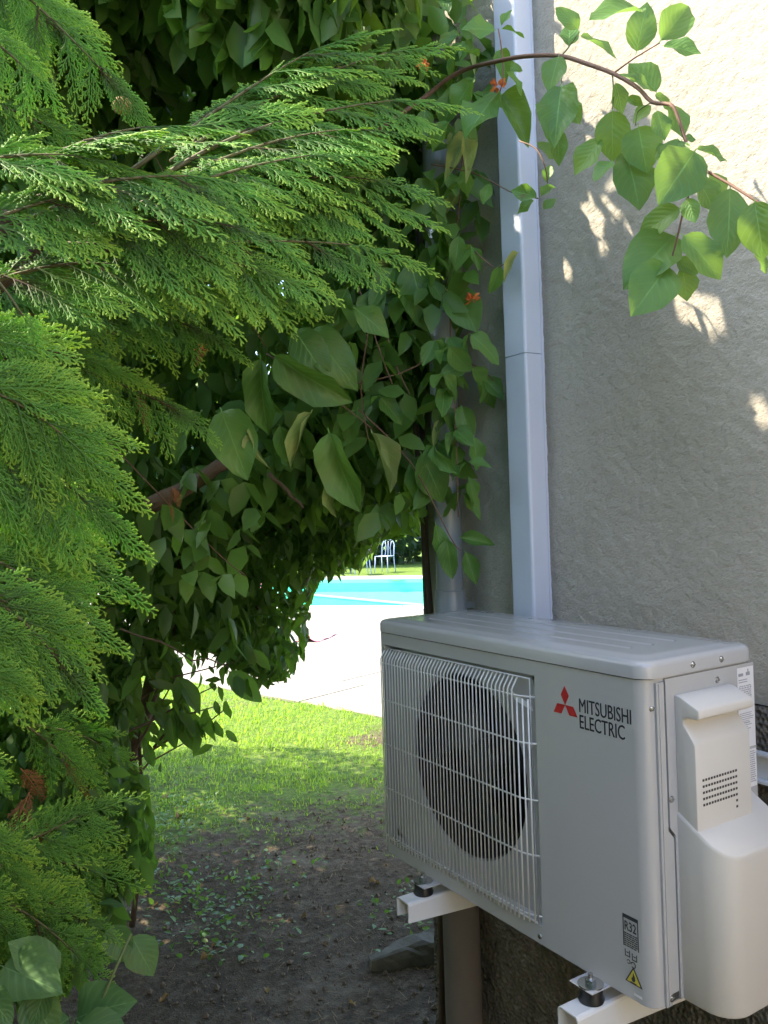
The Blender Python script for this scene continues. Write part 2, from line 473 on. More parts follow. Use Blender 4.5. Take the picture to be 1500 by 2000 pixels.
def p2(a, b, z):      # pool frame -> world
    q = PO + a*pu + b*pn
    return (q[0], q[1], z)
def build_pool():
    dz = GZ-1.25; w = 0.0
    L0 = gnd(600, 1147, GZ-0.12)[:2]; L1 = gnd(836, 1166, GZ-0.12)[:2]
    la, lb = (L0-PO) @ pu, (L0-PO) @ pn
    ra, rb = (L1-PO) @ pu, (L1-PO) @ pn
    sl = (rb-lb)/(ra-la)
    bl = lambda a: min(PD-0.3, max(0.4, lb + sl*(a-la)))
    mb = MB()
    mb.add([p2(PW0, 0, dz), p2(PW1, 0, dz), p2(PW1, PD, dz), p2(PW0, PD, dz)], [(0, 1, 2, 3)])
    for (a0, b0, a1, b1) in ((PW0, 0, PW1, 0), (PW1, 0, PW1, PD), (PW0, PD, PW0, 0)):
        mb.add([p2(a0, b0, dz), p2(a1, b1, dz), p2(a1, b1, GZ-0.01), p2(a0, b0, GZ-0.01)], [(0, 1, 2, 3)])
    me = mb.mesh('pool_basin', M['pool_deep'])
    basin = tag(link('pool_basin', me), kind='structure')
    zs = GZ-0.32
    mb = MB(); mb.add([p2(PW1, PD, dz), p2(PW0, PD, dz), p2(PW0, PD, GZ-0.01), p2(PW1, PD, GZ-0.01)], [(0, 1, 2, 3)]); mb.build('far_side', M['pool_shelf'], basin)
    ring = [(a, bl(a)) for a in np.linspace(PW0+0.01, PW1-0.01, 12)]
    mb = MB()
    poly = ring + [(PW1-0.01, PD-0.01), (PW0+0.01, PD-0.01)]
    mb.prism(poly, lambda p, k: p2(p[0], p[1], (dz+0.01, zs)[k]))
    mb.build('pool_shelf', M['pool_shelf'], basin)
    mb = MB()
    ring2 = [(a, b-0.02) for a, b in ring] + [(a, b+0.16) for a, b in reversed(ring)]
    mb.prism(ring2, lambda p, k: p2(p[0], p[1], (zs+0.004, zs+0.03)[k]))
    mb.build('shelf_edge', M['coping'], basin)
    mb = MB()
    mb.add([p2(PW0, 0, GZ-0.10), p2(PW1, 0, GZ-0.10), p2(PW1, PD, GZ-0.10), p2(PW0, PD, GZ-0.10)], [(0, 1, 2, 3)])
    tag(mb.build('pool_water', M['water']), kind='structure')
    # paving bed and pavers
    bed = MB()
    A0, A1, B1 = -7.5, 9.5, PD+1.2
    def bedbox(a0, a1, b0, b1): bed.add([p2(a0, b0, GZ-0.006), p2(a1, b0, GZ-0.006), p2(a1, b1, GZ-0.006), p2(a0, b1, GZ-0.006)], [(0, 1, 2, 3)])
    q0 = (PE0-PO); q1 = (PE1-PO)
    e_at = lambda a: (q0 @ pn) + ((q1-q0) @ pn)/((q1-q0) @ pu)*(a-(q0 @ pu))
    na = 24
    for i in range(na):
        a0 = A0+(A1-A0)*i/na; a1 = A0+(A1-A0)*(i+1)/na
        bed.add([p2(a0, min(-0.1, e_at(a0)), GZ-0.006), p2(a1, min(-0.1, e_at(a1)), GZ-0.006), p2(a1, 0, GZ-0.006), p2(a0, 0, GZ-0.006)], [(0, 1, 2, 3)])
    bedbox(A0, PW0, 0, B1); bedbox(PW1, A1, 0, B1); bedbox(PW0, PW1, PD, B1)
    patio = tag(bed.build('patio', M['joint']), kind='structure')
    # coping stones
    st = MB(); st.box((-0.31, -0.18, -0.02), (0.31, 0.18, 0.035)); cme = st.mesh('coping_stone', M['coping'], 0.012)
    ang = math.atan2(pu[1], pu[0])
    for b in (-0.18, PD+0.18):
        a = PW0+0.3
        while a < PW1:
            o = link('coping_stone', cme, patio, at_world=False)
            o.location = p2(a, b, GZ); o.rotation_euler = (0, 0, ang); a += 0.63
    # pavers: the ones the opening can show, in rows parallel to the pool
    pv = MB(); pv.box((-0.295, -0.395, -0.02), (0.295, 0.395, 0.012)); pme = pv.mesh('paver', M['paver'], 0.006)
    rest = MB(); cnt = 0; spots = []
    for r_ in range(14):
        e = 0.40+0.8*r_
        for k in range(-16, 40):
            a = 0.6*k + (0.3 if r_ % 2 else 0)
            q = PE0 + pe_d*a + pe_n*e
            pa, pb = (q-PO) @ pu, (q-PO) @ pn
            if pb > -0.78 or pa < -7 or pa > 9: continue
            px, py, z = project((q[0], q[1], GZ))
            if 200 < px < 1000 and z > 2: spots.append((z, q[0], q[1]))
    spots.sort()
    for k, (z, a, b) in enumerate(spots[:300]):
        o = link('paver', pme, patio, at_world=False)
        o.location = (a, b, GZ+RNG.uniform(-0.002, 0.002)); o.rotation_euler = (0, 0, math.atan2(pe_d[1], pe_d[0])+RNG.uniform(-0.006, 0.006))
    return e_at
E_AT = build_pool()
def build_bounce_terrace():  # pale paving out of view, put in to reflect sunlight forward
    mb = MB(); mb.box((-9, -14, GZ-0.1), (-0.02, -1.4, GZ+0.03)); t = tag(mb.build('bounce_terrace', M['joint']), kind='structure')
    pv = MB(); pv.box((-0.495, -0.495, 0.0), (0.495, 0.495, 0.04)); me = pv.mesh('paver', M['bounce_terrace'], 0.006)
    for i in range(9):
        for j in range(11):
            o = link('paver', me, t, at_world=False); o.location = (-8.52+i, -11.9+j*1.0, GZ+0.012)
build_bounce_terrace()
def build_added_bounce_wall():  # unseen wall, added to bounce warm sunlight onto the unit's side
    w = thing('added_bounce_wall', 'unseen cream wall added behind the camera to bounce sunlight', 'wall', (-2.6, -3.7, GZ))
    mb = MB(); mb.box((-5.2, -3.95, GZ-0.05), (-0.03, -3.7, 1.95)); mb.build('wall', M['cream'], w)
    mb = MB(); mb.box((-5.23, -3.99, 1.953), (-0.03, -3.66, 2.01)); mb.build('coping', M['coping'], w, 0.008)
build_added_bounce_wall()

# ------------------------------------------------------------------ house wall
def rough_sheet(fn, nu, nv, amp, seed):
    """grid sheet with real relief; fn(u, v) -> (point, normal)"""
    u = np.linspace(0, 1, nu); v = np.linspace(0, 1, nv)
    return u, v
def build_house():
    h = thing('house', 'house with rough grey beige stucco wall above a dark rough plinth', 'house', (0.15, 0, GZ))
    YE = 1.125; YN = -3.2; ZT = 3.6; PZ = 0.417
    # main wall: relief grid where the camera sees it
    ys = np.concatenate([np.linspace(YN, -0.15, 20)[:-1], np.arange(-0.15, YE, 0.006), [YE]])
    zs = np.concatenate([np.arange(PZ, 2.3, 0.006), np.linspace(2.3, ZT, 14)])
    Y, Z = np.meshgrid(ys, zs, indexing='ij')
    X = 0.0024*(fbm(Y, Z, 75, 40)-0.5)*2 + 0.004*(fbm(Y, Z, 5, 44)-0.5)
    edge = np.clip((YE-Y)/0.02, 0, 1)
    X = np.where(edge < 1, X*edge + (1-edge)*0.006, X)
    idx = np.arange(X.size).reshape(X.shape)
    F = np.stack([idx[:-1, :-1], idx[:-1, 1:], idx[1:, 1:], idx[1:, :-1]], -1).reshape(-1, 4)
    V = np.stack([X.ravel(), Y.ravel(), Z.ravel()], -1)
    link('wall', np_mesh('wall', V, F, M['stucco'], None, True), h)
    mb = MB(); mb.box((0.012, YN, PZ-0.02), (6.0, YE-0.004, ZT)); mb.build('wall_core', M['stucco'], h)
    # plinth stands 12 mm proud
    ys = np.concatenate([np.linspace(YN, -0.15, 20)[:-1], np.arange(-0.15, YE+0.01, 0.012)])
    zs = np.arange(GZ-0.05, PZ+0.001, 0.012)
    Y, Z = np.meshgrid(ys, zs, indexing='ij')
    X = -0.016 + 0.012*(fbm(Y, Z, 38, 50)-0.5) + 0.008*(fbm(Y, Z, 8, 52)-0.5)
    idx = np.arange(X.size).reshape(X.shape)
    F = np.stack([idx[:-1, :-1], idx[:-1, 1:], idx[1:, 1:], idx[1:, :-1]], -1).reshape(-1, 4)
    link('plinth', np_mesh('plinth', np.stack([X.ravel(), Y.ravel(), Z.ravel()], -1), F, M['plinth'], None, True), h)
    mb = MB(); mb.box((-0.010, YN, GZ-0.3), (6.0, YE+0.008, PZ-0.003)); mb.build('plinth_core', M['plinth'], h)
    mb = MB(); mb.box((-0.45, YN-0.3, ZT), (6.3, YE+0.45, ZT+0.12)); mb.build('eaves', M['pvc_white'], h)
    # dark corner strip at the far end
    mb = MB(); mb.box((-0.012, YE+0.001, GZ+0.3), (0.03, YE+0.012, ZT-0.01)); mb.build('corner_strip', M['cast_iron'], h)
build_house()

# ------------------------------------------------------------------ cable trunking on the wall
def build_trunking():
    y0, y1, xf = 0.598, 0.676, -0.066
    t = thing('cable_trunking', 'tall white plastic pipe trunking running up the wall behind the unit', 'trunking', (xf, 0.64, 0.2))
    zj = on(1048, 682, 0, xf)[2]
    mb = MB(); mb.box((-0.012, y0+0.006, 0.15), (0.004, y1-0.006, 3.3)); mb.build('back_plate', M['pvc_white'], t)
    for (a, b) in ((0.15, zj-0.0008), (zj+0.0008, 3.3)):
        ring = [(-0.010, y0), (xf+0.006, y0), (xf+0.002, y0+0.002), (xf, y0+0.006), (xf, y1-0.006), (xf+0.002, y1-0.002), (xf+0.006, y1), (-0.010, y1)]
        mb = MB(); mb.prism(ring, lambda p, k: (p[0], p[1], (a, b)[k])); mb.build('cover', M['pvc_white'], t)
    for y in (y0-0.0004, y1+0.0004):
        mb = MB(); mb.box((-0.014, y-0.0012, 0.15), (-0.011, y+0.0012, 3.3)); mb.build('cover_clip_rail', M['pvc_white'], t)
build_trunking()

# ------------------------------------------------------------------ downpipe
def build_downpipe():
    cx, cy = -0.075, 0.917
    t = thing('downpipe', 'grey round downpipe with a brown lower pipe at the wall corner', 'downpipe', (cx, cy, GZ))
    zc = 0.57
    up = lambda: Matrix.Translation((cx, cy, 0))
    mb = MB(); mb.lathe([(0.037, zc), (0.037, 3.4)], up(), 24); o = mb.build('upper_pipe', M['pipe_grey'], t); shade(o)
    mb = MB(); mb.lathe([(0.044, zc-0.075), (0.044, zc-0.005), (0.041, zc+0.003), (0.041, zc+0.02), (0.037, zc+0.022)], up(), 24); shade(mb.build('collar', M['pipe_grey'], t))
    mb = MB(); mb.lathe([(0.05, GZ-0.03), (0.05, zc-0.12), (0.056, zc-0.11), (0.056, zc-0.076), (0.045, zc-0.074)], up(), 24); shade(mb.build('lower_pipe', M['cast_iron'], t))
    for z in (0.545, 1.55):
        mb = MB(); mb.lathe([(0.0375, z-0.012), (0.0425, z-0.012), (0.0425, z+0.012), (0.0375, z+0.012)], up(), 24)
        mb.box((-0.045, cy-0.006, z-0.008), (0.0, cy+0.006, z+0.008)); shade(mb.build('clamp', M['steel'] if z > 1 else M['pipe_grey'], t))
def shade(o, ang=0.6):
    me = o.data
    me.polygons.foreach_set('use_smooth', [True]*len(me.polygons))
    bm = bmesh.new(); bm.from_mesh(me)
    for e in bm.edges:
        e.smooth = not (len(e.link_faces) == 2 and e.calc_face_angle(0) > ang)
    bm.to_mesh(me); bm.free()
    return o
build_downpipe()

# ================================================================== AIR CONDITIONER
XF, XB, UW, UH, LID = -0.385, -0.100, 0.80, 0.55, 0.028
def rrect(x0, x1, y0, y1, r, n=6, corners=(1, 1, 1, 1)):
    out = []
    for i, (cx, cy, a0) in enumerate(((x1-r, y1-r, 0), (x0+r, y1-r, 90), (x0+r, y0+r, 180), (x1-r, y0+r, 270))):
        if corners[i]:
            for k in range(n+1):
                a = math.radians(a0+90*k/n); out.append((cx+r*math.cos(a), cy+r*math.sin(a)))
        else:
            out.append(((x1, x0, x0, x1)[i], (y1, y1, y0, y0)[i]))
    return out
def text_mesh(body, size, sx=1.0, bold=0.0):
    cu = bpy.data.curves.new('lettering', 'FONT')
    cu.body = body; cu.size = size; cu.offset = bold; cu.resolution_u = 3
    o = bpy.data.objects.new('lettering', cu)
    COL.objects.link(o)
    bpy.context.view_layer.update()
    dg = bpy.context.evaluated_depsgraph_get()
    me = bpy.data.meshes.new_from_object(o.evaluated_get(dg))
    bpy.data.objects.remove(o)
    for v in me.vertices: v.co.x *= sx
    return me
FRONT_M = Matrix(((0, 0, -1, 0), (-1, 0, 0, 0), (0, 1, 0, 0), (0, 0, 0, 1)))     # local X -> -Y, Y -> +Z, Z -> -X
SIDE_M = Matrix(((1, 0, 0, 0), (0, 0, -1, 0), (0, 1, 0, 0), (0, 0, 0, 1)))       # local X -> +X, Y -> +Z, Z -> -Y
def build_unit():
    U = thing('air_conditioner', 'white outdoor air conditioner unit on a wall bracket with fan grille', 'air conditioner', ((XF+XB)/2, UW/2, 0))
    zt = UH-LID
    GY0, GY1, GZ0, GZ1 = 0.255, 0.772, 0.033, 0.493          # grille recess
    # --- casing: rounded-corner sleeve without the front's middle, then the front sheet with its window
    ring = rrect(XF, XB, 0.0045, UW, 0.024, 6, (1, 1, 1, 1))
    n = len(ring)
    mb = MB()
    vs = [(x, y, 0.0) for x, y in ring]+[(x, y, zt-0.002) for x, y in ring]
    fs = [(i, (i+1) % n, n+(i+1) % n, n+i) for i in range(n)]
    # the front flat is the segment between the far-front and the near-front corner arcs
    fr = [i for i in range(n) if abs(ring[i][0]-XF) < 1e-6 and abs(ring[(i+1) % n][0]-XF) < 1e-6]
    fs = [f for i, f in enumerate(fs) if i not in fr]
    mb.add(vs, fs); mb.add([(x, y, 0.0) for x, y in ring], [tuple(range(n))]); mb.add([(x, y, zt-0.002) for x, y in ring], [tuple(range(n))])
    ya, yb = ring[fr[0]][1], ring[(fr[0]+1) % n][1]
    ya, yb = min(ya, yb), max(ya, yb)
    P = lambda y, z, x=XF: (x, y, z)
    z0, z1 = 0.0, zt-0.002
    mb.add([P(ya, z0), P(yb, z0), P(yb, z1), P(ya, z1), P(GY0, GZ0), P(GY1, GZ0), P(GY1, GZ1), P(GY0, GZ1)],
           [(0, 4, 5, 1), (1, 5, 6, 2), (2, 6, 7, 3), (3, 7, 4, 0)])
    i = 0.010; d = 0.014                                       # chamfered recess
    mb.add([P(GY0, GZ0), P(GY1, GZ0), P(GY1, GZ1), P(GY0, GZ1), P(GY0+i*.5, GZ0+i, XF+d), P(GY1-i, GZ0+i, XF+d), P(GY1-i, GZ1-i*.8, XF+d), P(GY0+i*.5, GZ1-i*.8, XF+d)],
           [(0, 1, 5, 4), (1, 2, 6, 5), (2, 3, 7, 6), (3, 0, 4, 7)])
    # recess floor with the round fan opening, bell-mouth and tunnel
    oy, oz, R = 0.492, 0.270, 0.186; K = 48
    rect = [(GY0+i*.5, GZ0+i), (GY1-i, GZ0+i), (GY1-i, GZ1-i*.8), (GY0+i*.5, GZ1-i*.8)]
    outer = []
    for k in range(K):
        a = 2*math.pi*k/K; dy, dz = math.cos(a), math.sin(a)
        ts = []
        for (lo, hi, o_, dd) in ((rect[0][0], rect[1][0], oy, dy), (rect[0][1], rect[2][1], oz, dz)):
            if dd > 1e-9: ts.append((hi-o_)/dd)
            elif dd < -1e-9: ts.append((lo-o_)/dd)
        tt = min(ts); outer.append((oy+tt*dy, oz+tt*dz))
    prof = [(R+0.010, d), (R+0.004, d+0.003), (R, d+0.012), (R, d+0.085)]
    vs = [P(y, z, XF+d) for y, z in outer]; fs = []
    for r_, dd in prof:
        vs += [P(oy+r_*math.cos(2*math.pi*k/K), oz+r_*math.sin(2*math.pi*k/K), XF+dd) for k in range(K)]
    for s in range(3):
        for k in range(K): fs.append((s*K+k, s*K+(k+1) % K, (s+1)*K+(k+1) % K, (s+1)*K+k))
    mb.add(vs, fs)
    casing = shade(mb.build('casing', M['casing'], U), 0.5)
    mb = MB(); ring_c = [(oy+(R+0.001)*math.cos(2*math.pi*k/K), oz+(R+0.001)*math.sin(2*math.pi*k/K)) for k in range(K)]
    vs = [P(y, z, XF+0.026) for y, z in ring_c]+[P(y, z, XF+0.12) for y, z in ring_c]
    vs2 = [P(oy+(R-0.0008)*math.cos(2*math.pi*k/K), oz+(R-0.0008)*math.sin(2*math.pi*k/K), XF+0.020) for k in range(K)]
    mb.add(vs2+vs[K:], [(k, (k+1) % K, K+(k+1) % K, K+k) for k in range(K)]+[tuple(range(K, 2*K))])
    mb.build('fan_tunnel', M['dark'], U)
    # fan: hub and three swept blades
    mb = MB(); FM = Matrix.Translation((XF+0.075, oy, oz)) @ FRONT_M
    mb.lathe([(0.045, -0.03), (0.046, 0.012), (0.040, 0.020), (0.012, 0.023)], FM, 24)
    for b in range(3):
        grid = []
        for ir in range(6):
            rr = 0.044+(R-0.012-0.044)*ir/5
            for ia in range(6):
                a = math.radians(120*b + 18*ir/5*2 + 62*(ia/5) - 20)
                grid.append(FM @ Vector((rr*math.cos(a), rr*math.sin(a), -0.022+0.042*ia/5)))
        fs = [(r_*6+c, r_*6+c+1, r_*6+c+7, r_*6+c+6) for r_ in range(5) for c in range(5)]
        mb.add(grid, fs, True)
    mb.build('fan', M['fan'], U)
    # --- grille: every wire its own piece
    g = MB(); WX = XF-0.013; wr = 0.00165
    fm = MB()
    gtop, gbot = GZ1-0.007, GZ0+0.004
    frame_pts = [(XF-0.001, GY0+0.010, gbot), (XF-0.001, GY1-0.006, gbot), (XF-0.001, GY1-0.006, gtop), (XF-0.001, GY0+0.012, gtop)]
    fm.tube(frame_pts+[frame_pts[0]], 0.0018, 6)
    grille = fm.build('fan_grille', M['wire'], U)
    def wx(y):     # the near side of the basket bends back to the panel
        t = max(0.0, (0.304-y)/(0.304-0.258)); return WX + 0.015*t*t
    nW = 44
    ysw = [0.766 - (0.766-0.304)*k/(nW-5) for k in range(nW-4)] + [0.292, 0.280, 0.2695]
    for y in ysw:
        w = MB(); x = wx(y)
        top = gtop-0.001 if y > 0.30 else gtop-0.05
        pts = [(XF+0.003, y, top), (x+0.003, y, top-0.018), (x, y, top-0.024), (x, y, gbot-0.001)] if y > 0.30 else [(x, y, top+0.012), (x, y, gbot-0.001)]
        w.tube(pts, wr, 5); w.build('wire', M['wire'], grille)
    for zz in (gtop-0.034, 0.366, 0.262, 0.160, gbot+0.012):
        w = MB()
        pts = [(WX+0.0028, 0.768, zz), (WX+0.0028, 0.306, zz)] + [(wx(y)+0.0028, y, zz) for y in (0.296, 0.285, 0.273, 0.262, 0.257)]
        w.tube(pts, wr*1.1, 5); w.build('wire', M['wire'], grille)
    # bent corner sheet of the basket
    w = MB(); w.add([(WX+0.001, 0.312, gtop-0.022), (WX+0.002, 0.30, gtop-0.030), (XF-0.002, 0.262, gtop-0.048), (XF+0.001, 0.262, gtop-0.060), (WX+0.004, 0.30, gtop-0.044)], [(0, 1, 4), (1, 2, 3, 4)])
    w.build('corner_clip', M['wire'], grille)
    # --- lid
    lr = rrect(XF-0.0025, XB+0.0025, -0.0025, UW+0.0025, 0.030, 7)
    mb = MB()
    steps = [(0.0, UH-LID), (0.0, UH-0.010), (0.0015, UH-0.005), (0.005, UH-0.0015), (0.010, UH), (0.030, UH), (0.033, UH+0.0016), (0.05, UH+0.0016)]
    n = len(lr); vs = []; fs = []
    cxm, cym = (XF+XB)/2, UW/2
    hx, hy = (XB-XF)/2+0.0025, UW/2+0.0025
    for ins, z in steps:
        for x, y in lr: vs.append((cxm+(x-cxm)*(hx-ins)/hx, cym+(y-cym)*(hy-ins)/hy, z))
    for s in range(len(steps)-1):
        for k in range(n): fs.append((s*n+k, s*n+(k+1) % n, (s+1)*n+(k+1) % n, (s+1)*n+k))
    fs += [tuple(range(n)), tuple(range((len(steps)-1)*n, len(steps)*n))]
    mb.add(vs, fs); lid = shade(mb.build('top_cover', M['casing'], U), 0.9)
    for xr in (-0.30, -0.245, -0.185):
        mb = MB(); mb.add([(xr-0.006, 0.10, UH+0.0018), (xr, 0.10, UH+0.0034), (xr+0.006, 0.10, UH+0.0018), (xr-0.006, 0.70, UH+0.0018), (xr, 0.70, UH+0.0034), (xr+0.006, 0.70, UH+0.0018)], [(0, 1, 4, 3), (1, 2, 5, 4), (0, 3, 5, 2), (0, 2, 1), (3, 4, 5)])
        mb.build('rib', M['casing'], lid)
    # --- side sheets (front panel's return flange, seam, service panel)
    def plate(name, poly, y0, y1, mat, par):
        mb = MB(); mb.prism(poly, lambda p, k: (p[0], (y0, y1)[k], p[1])); return mb.build(name, mat, par)
    sx = XF+0.0245
    plate('panel_flange', [(sx, 0.0), (-0.3465, 0.0), (-0.3465, 0.018), (-0.330, 0.018), (-0.330, 0.262), (-0.3425, 0.276), (-0.3425, 0.514), (sx, 0.514)], 0.0, 0.0047, M['casing'], U)
    plate('flange_fold', [(-0.3555, 0.002), (-0.354, 0.002), (-0.354, 0.512), (-0.3555, 0.512)], -0.0012, 0.001, M['casing'], U)
    plate('service_panel', [(-0.3265, 0.003), (-0.105, 0.003), (-0.105, 0.518), (-0.3385, 0.518), (-0.3385, 0.280), (-0.3265, 0.266)], -0.0004, 0.0047, M['casing'], U)
    plate('seam', [(-0.3425, 0.003), (-0.3265, 0.003), (-0.3265, 0.266), (-0.3385, 0.280), (-0.3385, 0.514), (-0.3425, 0.514)], 0.0035, 0.0046, M['seam'], U)
    # --- screws
    def screw(x, z, y=0.0, R_=0.0042):
        mb = MB(); mm = Matrix.Translation((x, y, z)) @ SIDE_M
        mb.lathe([(R_*1.35, -0.0005), (R_*1.35, 0.0006), (R_, 0.0008), (R_*0.9, 0.0026), (R_*0.4, 0.0034)], mm, 12)
        mb.box((-R_*.8, -0.0005, 0.0030), (R_*.8, 0.0005, 0.0037), mm)
        shade(mb.build('screw', M['steel'], U))
    for x, z in ((-0.272, 0.534), (-0.197, 0.534)): screw(x, z, -0.0025)
    for x, z in ((-0.207, 0.500), (-0.3335, 0.325), (-0.349, 0.012)): screw(x, z, -0.0004)
    screw(-0.3655, 0.474, 0.006)
    mb = MB(); mm = Matrix.Translation((XF-0.0002, 0.262, 0.014)) @ FRONT_M
    mb.lathe([(0.005, 0), (0.0045, 0.0025), (0.002, 0.0032)], mm, 12); shade(mb.build('screw', M['steel'], U))
    # --- valve cover: hood with hand recess, flat face with vents, bulging lower box
    x0, x1 = -0.318, -0.176
    prof = [(0.0, 0.490), (-0.010, 0.489), (-0.044, 0.473), (-0.046, 0.468), (-0.046, 0.459), (-0.043, 0.456), (-0.022, 0.456), (-0.016, 0.452), (-0.016, 0.444), (-0.034, 0.420), (-0.037, 0.414), (-0.037, 0.20), (0.0, 0.20)]
    mb = MB(); mb.prism(prof, lambda p, k: ((x0, x1)[k], p[0], p[1]))
    cover = shade(mb.build('valve_cover', M['cover'], U, 0.0035, 3), 0.5)
    lowr = [(-0.3205, 0.0)] + [(-0.3205+0.045-0.045*math.cos(a), -0.087+0.045-0.045*math.sin(a)) for a in np.linspace(0.0, math.pi/2, 9)] + [(-0.128-0.045+0.045*math.sin(a), -0.087+0.045-0.045*math.cos(a)) for a in np.linspace(0.0, math.pi/2, 9)] + [(-0.128, 0.0)]
    mb = MB()
    top = lambda p: 0.302 + 0.62*p[1]
    n = len(lowr)
    lv = [(0.0, 0.006), (0.012, 0.0)]
    vs = []
    cxl, cyl = -0.223, -0.03
    def insr(p, k): return (cxl+(p[0]-cxl)*k, min(0, cyl+(p[1]-cyl)*k))
    rows = [(0.97, lambda p: 0.0), (1.0, lambda p: 0.006), (1.0, lambda p: top(p)-0.007), (0.994, lambda p: top(p)-0.002), (0.975, lambda p: top(p)+0.0005)]
    for k_, zf in rows:
        for p in lowr:
            q = insr(p, k_); vs.append((q[0], q[1], zf(q)))
    fs = []
    for s in range(len(rows)-1):
        for k in range(n): fs.append((s*n+k, s*n+(k+1) % n, (s+1)*n+(k+1) % n, (s+1)*n+k))
    fs += [tuple(range(n)), tuple(range((len(rows)-1)*n, len(rows)*n))]
    mb.add(vs, fs); shade(mb.build('pipe_housing', M['cover'], cover), 0.75)
    # vents: dark blocks on the face, painted as the shade inside holes
    mb = MB()
    for r_ in range(7):
        zc = 0.358-0.0098*r_
        nn = 13 if r_ < 5 else 1
        for k in range(nn):
            xa = -0.303+0.0070*k if nn > 1 else -0.303+0.0070*12
            mb.box((xa, -0.0374, zc-0.0019), (xa+0.0046, -0.0366, zc+0.0019))
    mb.build('painted_vent_slots', M['seam'], cover)
    # --- print on the front
    def emblem(name, polys, mat, par):
        mb = MB()
        for poly in polys: mb.prism(poly, lambda p, k: (XF-(0.0002, 0.0006)[k], p[0], p[1]))
        return mb.build(name, mat, par)
    cy, cz, s = 0.178, 0.453, 0.0335                 # three diamonds round a point
    def diamond(a):
        a = math.radians(a); d1 = (math.cos(a), math.sin(a)); nrm = (-d1[1], d1[0])
        pts = [(0, 0), (s*0.5, s*0.288), (s, 0), (s*0.5, -s*0.288)]
        return [(cy-(d1[0]*u+nrm[0]*v), cz+(d1[1]*u+nrm[1]*v)) for u, v in pts]
    emblem('logo', [diamond(90), diamond(210), diamond(330)], M['logo_red'], U)
    for body, yl, zb, wid, hh in (('MITSUBISHI', 0.1445, 0.4465, 0.113, 0.0255), ('ELECTRIC', 0.1445, 0.4185, 0.099, 0.0255)):
        me = text_mesh(body, 0.03, 1.0, 0.0)
        xs = [v.co.x for v in me.vertices]; zs = [v.co.y for v in me.vertices]
        kx = wid/(max(xs)-min(xs)); ky = hh*0.93/(max(zs)-min(zs)); mx_, mz_ = min(xs), min(zs)
        for v in me.vertices: v.co = Vector(((v.co.x-mx_)*kx, (v.co.y-mz_)*ky, 0))
        bm = bmesh.new(); bm.from_mesh(me)                     # a second, slightly shifted pass thickens the strokes
        g2 = bmesh.ops.duplicate(bm, geom=bm.verts[:]+bm.edges[:]+bm.faces[:])
        for v in g2['geom']:
            if isinstance(v, bmesh.types.BMVert): v.co += Vector((0.0009, 0.0004, 0.00015))
        bm.to_mesh(me); bm.free()
        me.transform(Matrix.Translation((XF-0.0004, yl, zb)) @ FRONT_M)
        me.materials.append(M['ink']); link('lettering', me, U)
    # refrigerant sticker
    def rect(y0, y1, z0, z1): return [(y0, z0), (y1, z0), (y1, z1), (y0, z1)]
    lab = emblem('refrigerant_label', [rect(0.063, 0.0615, 0.082, 0.134), rect(0.033, 0.0315, 0.082, 0.134), rect(0.0615, 0.033, 0.128, 0.134)], M['ink'], U)
    me = text_mesh('R32', 0.02, 1.0, 0.0004)
    xs = [v.co.x for v in me.vertices]; kx = 0.024/(max(xs)-min(xs)); mx_ = min(xs)
    for v in me.vertices: v.co = Vector(((v.co.x-mx_)*kx, v.co.y*1.05, 0))
    me.transform(Matrix.Translation((XF-0.0004, 0.0595, 0.109)) @ FRONT_M); me.materials.append(M['ink']); link('lettering', me, lab)
    lines = []
    for k in range(7):
        z = 0.103-0.0034*k; y = 0.061
        while y > 0.037:
            w_ = random.uniform(0.003, 0.008); lines.append(rect(y, max(0.034, y-w_), z, z+0.0016)); y -= w_+0.0012
    emblem('small_print', lines, M['ink'], lab)
    icons = []
    for (ya_, za_) in ((0.0605, 0.066), (0.046, 0.064)):
        for k in range(2): icons += [rect(ya_-0.0055*k*1.6, ya_-0.0055*k*1.6-0.0014, za_, za_+0.011)]
        icons += [rect(ya_, ya_-0.0102, za_, za_+0.0014), rect(ya_-0.003, ya_-0.0075, za_+0.006, za_+0.0074)]
    for k in range(14):
        a0, a1 = 2*math.pi*k/16, 2*math.pi*(k+1)/16
        for (cy_, cz_, rr) in ((0.044, 0.0565, 0.0052), (0.0535, 0.0585, 0.0035)):
            icons.append([(cy_+rr*math.cos(a), cz_+rr*math.sin(a)) for a in (a0, a1)]+[(cy_+rr*.72*math.cos(a), cz_+rr*.72*math.sin(a)) for a in (a1, a0)])
    emblem('service_icons', icons, M['ink'], lab)
    tri = [(0.044, 0.0535), (0.0615, 0.0255), (0.0265, 0.0255)]
    emblem('hazard_triangle', [tri], M['ink'], lab)
    ctr = (0.044, 0.0345)
    inn = [(ctr[0]+(p[0]-ctr[0])*0.78, ctr[1]+(p[1]-ctr[1])*0.78) for p in tri]
    mb = MB(); mb.prism(inn, lambda p, k: (XF-(0.0007, 0.0010)[k], p[0], p[1])); mb.build('hazard_field', M['hazard'], lab)
    fl = [(0.044, 0.0445), (0.0405, 0.038), (0.040, 0.034), (0.042, 0.030), (0.046, 0.030), (0.048, 0.034), (0.0465, 0.037), (0.0455, 0.036)]
    mb = MB(); mb.prism(fl, lambda p, k: (XF-(0.0011, 0.0014)[k], p[0], p[1])); mb.prism([(0.05, 0.0275), (0.038, 0.0275), (0.038, 0.0288), (0.05, 0.0288)], lambda p, k: (XF-(0.0011, 0.0014)[k], p[0], p[1])); mb.build('flame_symbol', M['ink'], lab)
    emblem('badge', [rect(0.044, 0.028, 0.0085, 0.0125)], M['sticker'], U)
